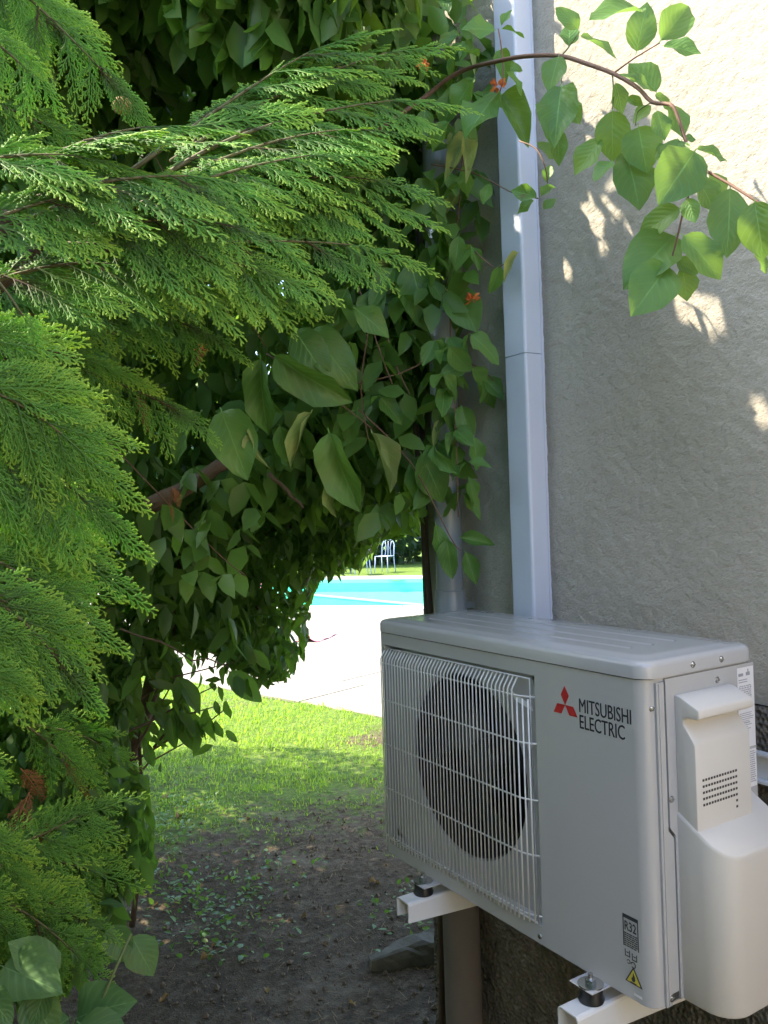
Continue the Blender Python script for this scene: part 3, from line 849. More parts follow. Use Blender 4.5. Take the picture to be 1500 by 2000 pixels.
    # rating plates on the service panel's far edge
    def splate(name, polys, mat, par, ya=-0.0005, yb=-0.0009):
        mb = MB()
        for poly in polys: mb.prism(poly, lambda p, k: (p[0], (ya, yb)[k], p[1]))
        return mb.build(name, mat, par)
    rp = splate('rating_plate', [rect(-0.152, -0.1065, 0.373, 0.512)], M['sticker'], U)
    inks = []; z = 0.502
    inks += [rect(-0.149, -0.136, 0.497, 0.502), rect(-0.128, -0.117, 0.497, 0.503), rect(-0.1235, -0.1205, 0.503, 0.508)]
    for z in (0.490, 0.486): inks.append(rect(-0.149, -0.125, z, z+0.0014))
    for k in range(5): inks.append(rect(-0.148+0.008*k, -0.1475+0.008*k, 0.450, 0.480))
    for k in range(9):
        z = 0.479-0.0036*k; x = -0.147
        while x < -0.118:
            w_ = random.uniform(0.003, 0.008); inks.append(rect(x, min(-0.114, x+w_), z, z+0.0015)); x += w_+0.002
    for k in range(11):
        z = 0.432-0.0034*k; inks.append(rect(-0.149, random.uniform(-0.128, -0.110), z, z+(0.0018 if k == 5 else 0.0011)))
    inks += [rect(-0.149, -0.140, 0.380, 0.383), rect(-0.149, -0.143, 0.377, 0.379), rect(-0.136, -0.134, 0.383, 0.393)]
    splate('small_print', inks, M['ink_grey'], rp, -0.0009, -0.0012)
    rp = splate('warning_plate', [rect(-0.135, -0.1065, 0.303, 0.368)], M['sticker'], U)
    inks = []
    for k in range(15):
        z = 0.363-0.0037*k; x = -0.133
        while x < -0.112:
            w_ = random.uniform(0.002, 0.006); inks.append(rect(x, min(-0.109, x+w_), z, z+0.0019)); x += w_+0.0012
    splate('small_print', inks, M['ink_grey'], rp, -0.0009, -0.0012)
    # steel foot tabs
    for y in (0.122, 0.60):
        mb = MB(); mb.box((XF-0.042, y-0.026, -0.0035), (XB+0.03, y+0.026, -0.0005)); mb.build('foot', M['casing'], U, 0.001, 1)
build_unit()

def build_bracket():
    B = thing('wall_bracket', 'white painted steel bracket carrying the air conditioner on the wall', 'bracket', (-0.02, 0.36, 0.0))
    mb = MB()
    mb.box((-0.028, -0.14, 0.283), (-0.024, 0.86, 0.338)); mb.box((-0.044, -0.14, 0.334), (-0.0285, 0.86, 0.338)); mb.box((-0.044, -0.14, 0.283), (-0.0285, 0.86, 0.287))
    mb.build('rail', M['bracket'], B)
    for y in (0.118, 0.606):
        w = 0.023; t = 0.0028; za, zb = -0.068, -0.027; xe = -0.462
        # inverted channel, the flanges open to the front
        mb = MB()
        sec = [(-w, za), (-w, zb-0.006), (-w+0.002, zb-0.002), (-w+0.006, zb), (w-0.006, zb), (w-0.002, zb-0.002), (w, zb-0.006), (w, za), (w-t, za), (w-t, zb-t-0.004), (w-t-0.003, zb-t), (-w+t+0.003, zb-t), (-w+t, zb-t-0.004), (-w+t, za)]
        mb.prism(sec, lambda p, k: ((xe, -0.05)[k], y+p[0], p[1] - (0.0 if k == 0 else 0.03 if p[1] < zb-0.03 else 0)))
        mb.build('arm', M['bracket'], B)
        mb = MB(); mb.box((-0.050, y-w, -0.16), (-0.046, y+w, 0.36)); mb.box((-0.046, y-w, -0.16), (-0.012, y-w+t, 0.36)); mb.box((-0.046, y+w-t, -0.16), (-0.012, y+w, 0.36)); mb.build('upright', M['bracket'], B)
        # rubber damper with clear-coated washer and bolt, in front of the casing
        for x in (XF-0.022, XB+0.01):
            mm = Matrix.Translation((x, y, zb))
            mb = MB(); mb.lathe([(0.021, 0.0), (0.0225, 0.004), (0.019, 0.012), (0.0205, 0.019), (0.0195, 0.0225)], mm, 24); rb = shade(mb.build('rubber_mount', M['rubber'], B), 0.9)
            mb = MB(); mb.lathe([(0.0215, 0.0262), (0.0215, 0.0285), (0.009, 0.0286)], mm, 24); mb.lathe([(0.0095, 0.0287), (0.0095, 0.036), (0.008, 0.0368)], mm, 6); mb.lathe([(0.0042, 0.036), (0.0042, 0.045)], mm, 10); shade(mb.build('bolt', M['steel'], rb))
build_bracket()

# ================================================================== PLANTS
def frame_matrix(base, d, nrm, sc):
    d = Vector(tuple(d)).normalized(); nrm = Vector(tuple(nrm))
    x = d.cross(nrm)
    if x.length < 1e-4: x = d.cross(Vector((0.3, 0.8, 0.5)))
    x.normalize(); n = x.cross(d)
    if not hasattr(sc, '__len__'): sc = (sc, sc, sc)
    m = Matrix(((x.x*sc[0], d.x*sc[1], n.x*sc[2], base[0]), (x.y*sc[0], d.y*sc[1], n.y*sc[2], base[1]), (x.z*sc[0], d.z*sc[1], n.z*sc[2], base[2]), (0, 0, 0, 1)))
    return m
def leaf_mesh(name, w, fold, droop, tipw=0.75, wave=0.0, curl=0.0, mat=None, seed=0, nu=4, nv=8):
    """unit-length leaf along +Y, width w, folded at the midrib, with stalk at the origin"""
    r = np.random.default_rng(seed)
    V = []; U = []
    ph = r.uniform(0, 6)
    st = [0.0, 0.05, 0.15, 0.30, 0.48, 0.67, 0.85, 1.0]
    for j in range(nv):
        v = st[j]
        q = v**(0.5+0.5*tipw)
        hw = 0.5*w*(math.sin(math.pi*q)**0.72*(1-0.22*max(0, (v-0.6)/0.4)) if 0 < v < 1 else 0.0)
        hw = max(hw, 0.004)
        for i in range(nu+1):
            s = i/nu*2-1
            z = fold*abs(s)*hw*2 - droop*v*v + wave*math.sin(ph+v*9+s*1.3)*abs(s)*hw - curl*(s*s)*hw*2*v
            x = s*hw*math.cos(min(1.2, fold*0.8)) if fold < 1.3 else s*hw*0.5
            V.append((x, 0.06+0.94*v, z)); U.append((i/nu, v))
    F = []
    for j in range(nv-1):
        for i in range(nu):
            a = j*(nu+1)+i; F.append((a, a+1, a+nu+2, a+nu+1))
    # stalk
    b = len(V)
    V += [(-0.008, 0, 0.0), (0.008, 0, 0.0), (0.008, 0.07, 0.0), (-0.008, 0.07, 0.0)]; U += [(0.5, 0)]*4; F.append((b, b+1, b+2, b+3))
    V = np.array(V)
    return np_mesh(name, V, np.array(F), mat, {'rnd': np.zeros(len(V))}, True, np.array(U))
LEAF = {}
def make_leaf_meshes():
    def fam(key, mat, n, w, wave=0.25, fold=(0.1, 0.45), droop=(0.02, 0.28), tipw=0.72, curl=(0, 0.2)):
        LEAF[key] = [leaf_mesh('leaf', RNG.uniform(*w), RNG.uniform(*fold), RNG.uniform(*droop), tipw, wave, RNG.uniform(*curl), M[mat], seed=sum(map(ord, key)) + i) for i in range(n)]
    random.seed(3)
    fam('vine', 'vine_leaf', 10, (0.42, 0.60), 0.45, (0.1, 0.6), (0.05, 0.4)); fam('young', 'young_leaf', 7, (0.50, 0.62), 0.25, (0.05, 0.28), (0.02, 0.2)); fam('wilt', 'wilted_leaf', 5, (0.28, 0.42), 0.6, (0.7, 1.1), (0.1, 0.4))
    fam('hedge', 'hedge_leaf', 6, (0.32, 0.44)); fam('broad', 'broad_leaf', 5, (0.62, 0.80), 0.2, (0.05, 0.25), (0.05, 0.25), 0.62); fam('dry', 'dry_leaf', 4, (0.4, 0.6), 0.8, (0.4, 0.8), (0.1, 0.5))
make_leaf_meshes()
def put_leaf(key, root, base, d, nrm, L, wk=1.0, name='leaf'):
    me = random.choice(LEAF[key])
    o = link(name, me, root, at_world=False)
    m = frame_matrix(base, d, nrm, (L*wk, L, L))
    m.translation -= root.location
    o.matrix_basis = m
    return o

# leaf mass: thousands of folded leaves in one mesh
def leaf_mass(P, D, N, L, W, name, mat, parent, kind='stuff'):
    n = len(P)
    D = D/np.linalg.norm(D, axis=1, keepdims=True)
    X = np.cross(D, N); X /= (np.linalg.norm(X, axis=1, keepdims=True)+1e-9); N = np.cross(X, D)
    L = L[:, None]; W = W[:, None]
    fold = RNG.uniform(0.1, 0.5, (n, 1)); dr = RNG.uniform(0.0, 0.25, (n, 1))
    pts = [P, P+D*L*.3-X*W*.5+N*W*.5*fold-N*L*dr*.09, P+D*L*.32-N*L*dr*.1, P+D*L*.3+X*W*.5+N*W*.5*fold-N*L*dr*.09,
           P+D*L*.65-X*W*.42+N*W*.42*fold-N*L*dr*.42, P+D*L*.67-N*L*dr*.45, P+D*L*.65+X*W*.42+N*W*.42*fold-N*L*dr*.42, P+D*L-N*L*dr]
    V = np.stack(pts, 1).reshape(-1, 3)
    b = (np.arange(n)*8)[:, None]
    tri = np.array([(0, 2, 1), (0, 3, 2), (1, 2, 5), (1, 5, 4), (2, 3, 6), (2, 6, 5), (4, 5, 7), (5, 6, 7)])
    F = (b[:, :, None]+tri[None]).reshape(-1, 3)
    me = np_mesh(name, V, F, mat, {'rnd': np.repeat(RNG.random(n), 8)}, True)
    o = link(name, me, parent)
    if kind: o['kind'] = kind
    return o

# --- where leaves may not be
OPEN = [(838, 1010), (836, 1045), (790, 1052), (745, 1060), (735, 1085), (705, 1125), (640, 1140), (612, 1165), (604, 1230), (598, 1290), (560, 1335), (520, 1345), (505, 1368), (470, 1330), (438, 1345), (455, 1400), (440, 1450), (390, 1475), (340, 1505), (290, 1560), (300, 1660), (300, 2100), (900, 2100), (900, 1010)]
def in_poly(x, y, poly):
    x = np.asarray(x); y = np.asarray(y); c = np.zeros(x.shape, bool); j = len(poly)-1
    for i in range(len(poly)):
        xi, yi = poly[i]; xj, yj = poly[j]
        c ^= ((yi > y) != (yj > y)) & (x < (xj-xi)*(y-yi)/(yj-yi+1e-12)+xi)
        j = i
    return c
FLECKS = []
for _x, _y, _s in ((1160, 185, 1.2), (1172, 470, 1.5), (1192, 395, 1.1), (1100, 525, 1.3), (1146, 400, 0.9), (1145, 612, 1.1), (1338, 600, 1.6), (1385, 612, 1.7), (1412, 628, 1.1), (1276, 662, 0.8), (1270, 735, 1.0), (1425, 715, 0.8), (1222, 945, 1.0), (1395, 742, 0.8), (1490, 808, 1.5), (1236, 440, 1.0), (1152, 285, 0.9), (1192, 350, 0.9), (1245, 990, 0.7), (1095, 640, 0.7)):
    _w = on(_x, _y, 0, 0.0); FLECKS.append((_w[1], _w[2], 0.0225*_s))
GAP = [(265, 1330), (330, 1290), (430, 1275), (520, 1345), (445, 1450), (390, 1480), (300, 1530), (250, 1480)]
def ok_points(P, margin=0.0):
    """keeps the hedge's arch open, the lawn beyond in sun and the wall's top corner in sun"""
    P = np.asarray(P)
    d = P-C0; z = d @ _f
    px = 750+FPX*(d @ _r)/np.maximum(z, 0.05); py = 1000-FPX*(d @ _u)/np.maximum(z, 0.05)
    ok = ~((z > 0.1) & in_poly(px, py, OPEN))
    ok &= ~((z > 0.1) & in_poly(px, py, GAP) & (vnoise(P[:, 0]*2+P[:, 2], P[:, 1]*2, 9, 91) < 0.66))
    # sunlit lawn: where the leaf's shadow falls on the ground
    t = (P[:, 2]-GZ)/-SUN_D[2]
    G = P + t[:, None]*SUN_D
    edge = np.interp(G[:, 0], [-3, -0.5, 0.49, 1.1, 1.85, 3, 6], [5.4, 4.9, 4.44, 4.15, 4.15, 3.2, 1.0])
    edge = edge + 0.25*(vnoise(G[:, 0], G[:, 1], 3.0, 77)-0.5)
    ok &= (G[:, 1] < edge) | (t < 0.05)
    # sunlit top corner of the wall
    tw = -P[:, 0]/SUN_D[0]
    Wp = P + tw[:, None]*SUN_D
    zb = 1.30+1.09*Wp[:, 1] + 0.12*(vnoise(Wp[:, 1], Wp[:, 2], 6, 78)-0.5)
    ok &= ~((P[:, 0] < 0) & (Wp[:, 2] > zb) & (Wp[:, 1] < 0.5) & (Wp[:, 1] > -0.9))
    # the conifer's upper shelf stands in the sun: little hangs over it
    tc = (P[:, 2]-1.35)/-SUN_D[2]
    Q = P + tc[:, None]*SUN_D
    over = (tc > 0.05) & (Q[:, 1] < 0.42+0.16*(vnoise(Q[:, 0], Q[:, 1], 5, 79)-0.5)) & (Q[:, 1] > -0.4) & (Q[:, 0] < -0.52) & (Q[:, 0] > -1.7)
    ok &= ~(over & (vnoise(P[:, 0]*3, P[:, 1]*3+P[:, 2]*5, 7, 80) > 0.15))
    Q2 = P + ((P[:, 2]-0.75)/-SUN_D[2])[:, None]*SUN_D
    over = (P[:, 2] > 0.9) & (Q2[:, 1] < 0.30) & (Q2[:, 1] > -0.5) & (Q2[:, 0] < -1.0) & (Q2[:, 0] > -1.75)
    ok &= ~(over & (vnoise(P[:, 0]*3, P[:, 1]*3+P[:, 2]*5, 7, 81) > 0.25))
    # gaps in the canopy that let flecks of sun through to the wall
    for hy, hz, hr in FLECKS:
        e1 = (Wp[:, 1]-hy)*0.53+(Wp[:, 2]-hz)*0.85; e2 = (Wp[:, 1]-hy)*0.85-(Wp[:, 2]-hz)*0.53
        ok &= ~((P[:, 0] < -0.02) & ((e1/(hr*1.9))**2+(e2/hr)**2 < 1))
    # never inside the house or the unit
    ok &= ~((P[:, 0] > -0.02) & (P[:, 1] < 1.16))
    ok &= ~((P[:, 0] > XF-0.12) & (P[:, 1] < 0.85) & (P[:, 2] < 0.62))
    ok &= P[:, 2] > GZ+0.02
    return ok

# ------------------------------------------------------------------ shrubs of the hedge
def ellipsoid_pts(n, c, r, shell=0.0):
    q = RNG.normal(size=(n, 3)); q /= np.linalg.norm(q, axis=1, keepdims=True)
    k = RNG.random(n)**(1/3); k = shell+(1-shell)*k
    return np.array(c)+q*k[:, None]*np.array(r)
def leaf_dirs(n, down=0.6, out=None):
    D = RNG.normal(size=(n, 3))*0.55; D[:, 2] -= down
    if out is not None: D += out
    N = RNG.normal(size=(n, 3))*0.6; N[:, 2] += 0.8
    return D, N
def limb(a, b, r0, r1, n=7, wob=0.04, sag=0.0):
    a = np.array(a, float); b = np.array(b, float); L = np.linalg.norm(b-a)
    pts = []
    for i in range(n):
        t = i/(n-1); p = a+(b-a)*t
        if 0 < i < n-1: p = p + RNG.normal(size=3)*wob*L*0.35
        p[2] -= sag*L*(t*t); pts.append(p)
    return pts, [r0+(r1-r0)*i/(n-1) for i in range(n)]
def shrub(name, label, cat, base, blobs, Ls, key, mat, n_mass, n_obj, stems, mass_scale=1.0, down=0.6):
    R_ = thing(name, label, cat, (base[0], base[1], GZ))
    for (a, b, r0, r1) in stems:
        pts, rr = limb(a, b, r0, r1); mb = MB(); mb.tube(pts, rr, 7); mb.build('branch', M['bark'], R_)
    vol = np.array([r[0]*r[1]*r[2] for c, r, w in blobs])**0.667*np.array([w for c, r, w in blobs]); vol /= vol.sum()
    P = np.concatenate([ellipsoid_pts(int(n_mass*v)+1, c, r, 0.35) for (c, r, w), v in zip(blobs, vol)])
    P = P[ok_points(P)]
    # clumps: thin out by a 3-D noise so that light and dark groups form
    cl = vnoise(P[:, 0]+P[:, 2]*0.7, P[:, 1]-P[:, 2]*0.6, 4.0, 5)
    P = P[RNG.random(len(P)) < 0.45+0.9*cl]
    D, N = leaf_dirs(len(P), down)
    L = RNG.uniform(Ls[0], Ls[1], len(P))
    Dn = D/np.linalg.norm(D, axis=1, keepdims=True); tipok = ok_points(P+Dn*L[:, None]) & ok_points(P+Dn*(L*0.5)[:, None])
    P, D, N, L = P[tipok], D[tipok], N[tipok], L[tipok]
    # those that show largest become leaves of their own
    d = P-C0; z = d @ _f; px = 750+FPX*(d @ _r)/z; py = 1000-FPX*(d @ _u)/z
    vis = (px > -30) & (px < 1500) & (py > -30) & (py < 2000)
    order = np.argsort(np.where(vis, z, 99))
    sel = order[:n_obj]; rest = order[n_obj:]
    for i in sel: put_leaf(key, R_, P[i], D[i], N[i], float(L[i])*1.1)
    leaf_mass(P[rest], D[rest], N[rest], L[rest], L[rest]*RNG.uniform(0.34, 0.46, len(rest)), 'foliage', M[mat], R_)
    return R_

def A(x, y, d): return tuple(at(x, y, d))
def build_hedge():
    # centre: small-leaved shrub arching over the passage
    b0 = A(330, 1330, 3.6); b0 = (b0[0]-0.3, b0[1]+0.1, GZ)
    blobs = [(A(480, 1040, 3.3), (0.42, 0.5, 0.36), 1.2), (A(620, 960, 3.2), (0.38, 0.45, 0.30), 1.2), (A(740, 930, 3.0), (0.34, 0.4, 0.27), 1.1),
             (A(540, 1200, 3.3), (0.17, 0.3, 0.30), 1.2), (A(430, 1180, 3.4), (0.26, 0.4, 0.34), 1.0), (A(560, 780, 3.4), (0.65, 0.6, 0.5), 1.0), (A(780, 800, 3.2), (0.35, 0.5, 0.45), 0.9), (A(765, 985, 4.7), (0.42, 0.3, 0.14), 1.4), (A(265, 1200, 3.2), (0.16, 0.2, 0.12), 1.2), (A(520, 1290, 3.3), (0.10, 0.2, 0.12), 1.3), (A(450, 1240, 3.3), (0.16, 0.25, 0.14), 1.2), (A(690, 1040, 4.2), (0.25, 0.3, 0.14), 1.2),
             (A(700, 500, 3.5), (0.7, 0.7, 0.7), 0.9)]
    stems = [((b0[0], b0[1], GZ), A(380, 950, 3.0), 0.045, 0.03), (A(380, 950, 3.0), A(460, 880, 2.8), 0.032, 0.02), (A(380, 950, 3.0), A(620, 900, 3.1), 0.025, 0.008), (A(525, 925, 2.15), A(592, 992, 2.2), 0.006, 0.004), (A(290, 990, 2.2), A(460, 898, 2.2), 0.024, 0.017),
             (A(420, 1060, 3.2), A(700, 1010, 3.1), 0.012, 0.004), (A(420, 1060, 3.2), A(560, 1280, 3.3), 0.010, 0.003), (A(440, 900, 3.0), A(800, 760, 3.0), 0.014, 0.004), (A(480, 860, 3.0), A(640, 560, 3.3), 0.014, 0.005)]
    shrub('hedge_shrub', 'dense small leaved shrub arching over the grass passage towards the pool', 'shrub', b0, blobs, (0.045, 0.085), 'hedge', 'hedge_mass', 19000, 290, stems, down=0.8)
    # back left: tall dark shrub behind the conifer
    b1 = A(60, 1300, 3.0); b1 = (b1[0], b1[1], GZ)
    blobs = [(A(100, 850, 2.9), (0.75, 0.7, 0.9), 1), (A(300, 500, 2.8), (0.8, 0.6, 0.7), 1), (A(350, 150, 2.7), (0.7, 0.5, 0.55), 1.1), (A(80, 300, 2.7), (0.6, 0.6, 0.8), 1), (A(250, 1150, 3.0), (0.45, 0.5, 0.5), 1), (A(550, 200, 2.9), (0.5, 0.5, 0.6), 0.8),
             (A(-350, 900, 3.2), (0.9, 0.9, 1.2), 1.0), (A(-200, 400, 3.4), (0.9, 0.9, 1.0), 1.0)]
    stems = [((b1[0], b1[1], GZ), A(150, 800, 2.8), 0.06, 0.035), (A(150, 800, 2.8), A(250, 200, 2.8), 0.035, 0.012), (A(150, 800, 2.8), A(450, 450, 2.8), 0.03, 0.01), (A(150, 800, 2.8), A(20, 300, 2.8), 0.03, 0.01)]
    shrub('tall_shrub', 'tall dark broad leaved shrub filling the shade behind the conifer', 'shrub', b1, blobs, (0.07, 0.13), 'vine', 'hedge_mass', 17000, 200, stems, down=0.9)
    # low left: loose shrub whose leaves stand against the sunlit lawn
    b2 = A(250, 1560, 3.1); b2 = (b2[0], b2[1], GZ)
    blobs = [(A(230, 1330, 2.9), (0.24, 0.3, 0.22), 0.9), (A(330, 1380, 2.9), (0.20, 0.2, 0.20), 0.42), (A(400, 1400, 2.9), (0.12, 0.2, 0.16), 0.34), (A(130, 1480, 2.7), (0.28, 0.3, 0.28), 1.0), (A(430, 1290, 2.9), (0.13, 0.2, 0.12), 0.5), (A(200, 1600, 2.6), (0.22, 0.25, 0.2), 1.0), (A(60, 1700, 2.4), (0.25, 0.25, 0.35), 1.0)]
    stems = [((b2[0], b2[1], GZ), A(280, 1380, 2.9), 0.012, 0.005), ((b2[0]-0.1, b2[1], GZ), A(180, 1300, 2.8), 0.014, 0.006), (A(150, 1480, 2.8), A(420, 1340, 2.9), 0.006, 0.002), (A(235, 1228, 2.2), A(445, 1302, 2.5), 0.003, 0.002)]
    low = shrub('low_shrub', 'loose low shrub with dark leaves standing against the sunlit lawn', 'shrub', b2, blobs, (0.06, 0.11), 'hedge', 'hedge_mass', 5200, 250, stems, down=0.9)
    for (x0, y0, x1, y1) in ((1000,640,1140,835),(960,850,980,1055),(1000,870,1095,1055),(860,960,932,1052),(820,780,925,868),(1165,800,1192,1022),(1210,880,1252,995),(1272,765,1292,885),(1268,938,1338,1010),(1100,870,1128,995),(600,760,428,1035),(580,770,695,965),(690,715,805,965),(640,980,700,1105),(820,1000,862,1155),(700,560,805,765),(1255,575,1250,690),(1330,620,1362,762),(1390,640,1402,765),(1150,660,1250,655),(1210,770,1235,860),(980,780,890,800),(1040,880,1000,905),(780,640,740,730),(1280,600,1475,785)):
        A0 = at(x0*0.3467, 1100+y0*0.3467, 2.85); B0 = at(x1*0.3467, 1100+y1*0.3467, 2.85+RNG.uniform(-0.03, 0.03)); dv = B0-A0
        put_leaf('hedge', low, A0, dv, -_f*0.8+np.array([0, 0, 0.4])+RNG.normal(size=3)*0.3, float(np.linalg.norm(dv)), 1.25)
    for q in (((225, 1500), (262, 1375), (330, 1325), (470, 1290)), ((240, 1500), (330, 1445), (395, 1420), (440, 1385)), ((235, 1520), (300, 1400), (345, 1320)), ((300, 1460), (350, 1400), (420, 1380)), ((250, 1540), (290, 1490), (380, 1440))):
        mb = MB(); mb.tube([at(x, y, 2.87) for x, y in q], list(np.linspace(0.005, 0.002, len(q))), 6); mb.build('branch', M['bark'], low)
    # beyond: more hedge to the left that shades the passage, unseen blobs added to block sky
    b3 = (-1.6, 3.6, GZ)
    blobs = [((-1.5, 3.3, 0.2), (0.8, 1.0, 0.95), 1), ((-1.5, 3.4, 1.4), (0.9, 1.1, 0.8), 1), ((-1.0, 4.6, 0.6), (0.7, 0.9, 1.2), 1), ((-2.6, 2.6, 0.6), (0.8, 1.0, 1.3), 1), ((-0.3, 3.6, 1.9), (0.8, 0.9, 0.6), 1), ((-1.4, 2.4, 2.2), (0.8, 0.8, 0.6), 1), ((-0.9, 4.9, 1.6), (0.8, 0.9, 1.0), 1.1), ((-0.45, 4.4, 1.5), (0.55, 0.6, 0.65), 1.1), ((-0.6, 5.2, 0.3), (0.5, 0.7, 0.9), 1.0), ((-2.3, 1.9, 0.7), (0.6, 0.8, 1.5), 1.2), ((-1.7, 2.4, 0.6), (0.6, 0.6, 1.2), 1.2), ((-1.2, 3.6, 2.1), (1.0, 1.1, 0.5), 1.3), ((-0.6, 4.2, 2.0), (0.7, 0.8, 0.45), 1.3), ((-2.7, 0.6, 1.0), (0.7, 1.2, 1.7), 1.0), ((-2.8, -1.4, 0.9), (0.7, 1.2, 1.6), 1.0), ((-2.9, -3.2, 0.6), (0.7, 1.1, 1.3), 0.8)]
    stems = [((-1.6, 3.6, GZ), (-1.5, 3.4, 1.3), 0.06, 0.03), ((-1.1, 4.5, GZ), (-1.0, 4.6, 1.0), 0.05, 0.02), ((-1.5, 3.4, 1.3), (-0.4, 3.6, 1.9), 0.03, 0.01)]
    shrub('garden_hedge', 'leafy garden hedge at the far left end of the passage', 'hedge', b3, blobs, (0.06, 0.11), 'hedge', 'hedge_mass', 54000, 60, stems)
build_hedge()
def build_added_shade_hedge():  # out of view, added to keep sky light off the unit's front
    blobs = [((-2.45, -0.7, 0.6), (0.55, 1.3, 1.4), 1), ((-2.5, -0.6, 1.9), (0.6, 1.2, 1.3), 1.2), ((-2.6, 0.9, 0.5), (0.6, 1.0, 1.2), 1), ((-2.5, -2.1, 0.3), (0.5, 0.7, 1.0), 0.8), ((-2.75, 0.1, 3.2), (0.8, 1.2, 1.0), 1.0)]
    stems = [((-2.5, -0.7, GZ), (-2.45, -0.6, 2.2), 0.06, 0.02), ((-2.6, 0.9, GZ), (-2.6, 0.9, 1.2), 0.05, 0.02), ((-2.5, -2.1, GZ), (-2.5, -2.1, 0.6), 0.04, 0.02)]
    shrub('added_shade_hedge', 'unseen tall leafy hedge added left of the path to block sky light', 'hedge', (-2.5, -0.7, GZ), blobs, (0.13, 0.20), 'hedge', 'hedge_mass', 19000, 0, stems)
build_added_shade_hedge()

# ------------------------------------------------------------------ honeysuckle vine
def build_vine():
    rootp = (-0.04, 1.07, GZ)
    Vn = thing('honeysuckle_vine', 'honeysuckle vine with large pointed leaves climbing the downpipe and arching over the wall', 'vine', rootp)
    Z = lambda x, y: (820+x*0.45333, y*0.45333)
    Q = lambda x, y: (x, y)
    count = [0]
    cam_n = -_f
    def depth_arch(px):
        return float(np.interp(px, [820, 900, 1000, 1150, 1300, 1500], [1.95, 1.88, 1.72, 1.52, 1.34, 1.20]))
    def manual(lst, conv, key, dfun, wk=1.0):
        for item in lst:
            (x0, y0, x1, y1) = item[:4]; k = item[4] if len(item) > 4 else key
            a = conv(x0, y0); b = conv(x1, y1)
            d0 = dfun(a[0]) + RNG.uniform(-0.05, 0.05)
            L2 = math.hypot(a[0]-b[0], a[1]-b[1])/FPX*d0
            A0 = at(*a, d0); B0 = at(*b, d0+RNG.uniform(-0.45, 0.35)*L2)
            dv = B0-A0; L = np.linalg.norm(dv)
            nrm = cam_n*0.8+np.array([0, 0, 0.4])+RNG.normal(size=3)*0.22
            put_leaf(k, Vn, A0, dv, nrm, float(L), wk*RNG.uniform(0.9, 1.12)); count[0] += 1
    arch = [(690,130,590,22),(640,205,650,80,'vine'),(680,150,862,232),(970,40,733,62),(930,235,985,-5),(1030,185,1170,8),(1040,195,1215,225),(1025,405,905,258),(1005,400,870,300),(600,235,555,385,'young'),(612,360,575,605,'vine'),(625,430,690,532),
            (590,685,510,610),(590,560,606,690,'vine'),(840,350,885,490),(830,465,832,692),(790,590,662,748),(830,690,748,778),(880,650,912,805,'vine'),(890,665,955,878),(940,535,978,738),(890,420,962,448),(1010,400,1085,470),(1020,470,1062,595),(1080,450,1138,592),(1000,450,915,525),
            (1125,600,1003,690,'vine'),(1130,600,1055,725),(1192,640,1048,858),(1130,600,1192,598),(1185,640,1332,690),(1180,755,1292,905),(1240,748,1335,865),(1337,795,1335,1090),(1440,855,1485,1110),(1440,1080,1505,1175),(1130,890,935,1012),(1110,1005,888,1208),(1078,1135,925,1335),(1125,1005,1312,1190),(1100,1115,1202,1178),(1130,1145,1157,1298),(1150,850,1182,952)]
    manual(arch, Z, 'young', depth_arch, 1.14)
    near = [(330,130,185,115),(345,125,455,130),(350,115,395,32),(340,210,372,335),(365,285,445,300),(372,305,455,395),(345,390,185,575),(345,398,473,580),(510,850,390,815),(495,860,412,905),(520,850,583,785),(530,905,585,850,'young'),(545,790,560,700),(205,575,110,765,'wilt'),(190,590,212,755,'wilt'),(425,1085,360,1205,'wilt'),(345,1140,308,1265,'vine'),
            (130,60,60,-20),(180,150,70,190),(260,250,150,180),(240,330,130,480),(160,360,90,560),(130,520,40,640),(200,700,180,850),(300,790,270,860,'vine'),(220,1060,260,1160,'vine'),(170,1010,150,1150,'vine')]
    manual(near, Z, 'vine', lambda px: depth_arch(px)+0.05, 1.1)
    curtain = [(508,692,512,852,'vine'),(528,688,682,797,'vine'),(600,640,692,742,'vine'),(572,640,640,735,'vine'),(430,795,482,932,'vine'),(395,800,330,898,'vine'),(610,800,562,912,'wilt'),(640,835,692,1005,'vine'),(700,795,655,880,'vine'),(724,838,772,962,'wilt'),(545,828,562,905,'vine'),(800,505,838,645,'vine'),(770,520,720,600),(880,560,932,642,'young'),(868,560,912,640,'wilt'),(835,680,905,705,'young'),
               (862,818,845,872,'wilt'),(878,820,888,880,'wilt'),(895,1050,968,1058,'vine'),(872,1048,882,1132,'vine'),(908,1075,932,1142,'vine'),(850,1020,866,1095,'vine'),(500,-5,575,68,'vine'),(610,-20,705,28,'vine'),(430,55,442,138,'young'),(415,40,470,75,'vine'),(640,930,655,1015,'wilt'),(490,830,500,912,'wilt'),(690,600,760,650,'vine'),(750,560,700,640),(680,560,640,640),(850,690,880,760),
               (820,880,870,985,'vine'),(800,900,840,990),(900,790,920,860,'vine'),(925,850,935,920,'vine'),(915,930,930,985,'vine'),(940,730,985,780,'vine'),(945,740,960,800,'vine')]
    manual(curtain, Q, 'vine', lambda px: 1.95 if px < 700 else 2.12, 1.05)
    dark = [(300,110,245,195),(200,150,215,235),(130,60,150,130),(330,150,285,60),(350,80,370,170),(290,90,330,40),(210,120,170,60)]
    manual(dark, Q, 'vine', lambda px: 2.2)
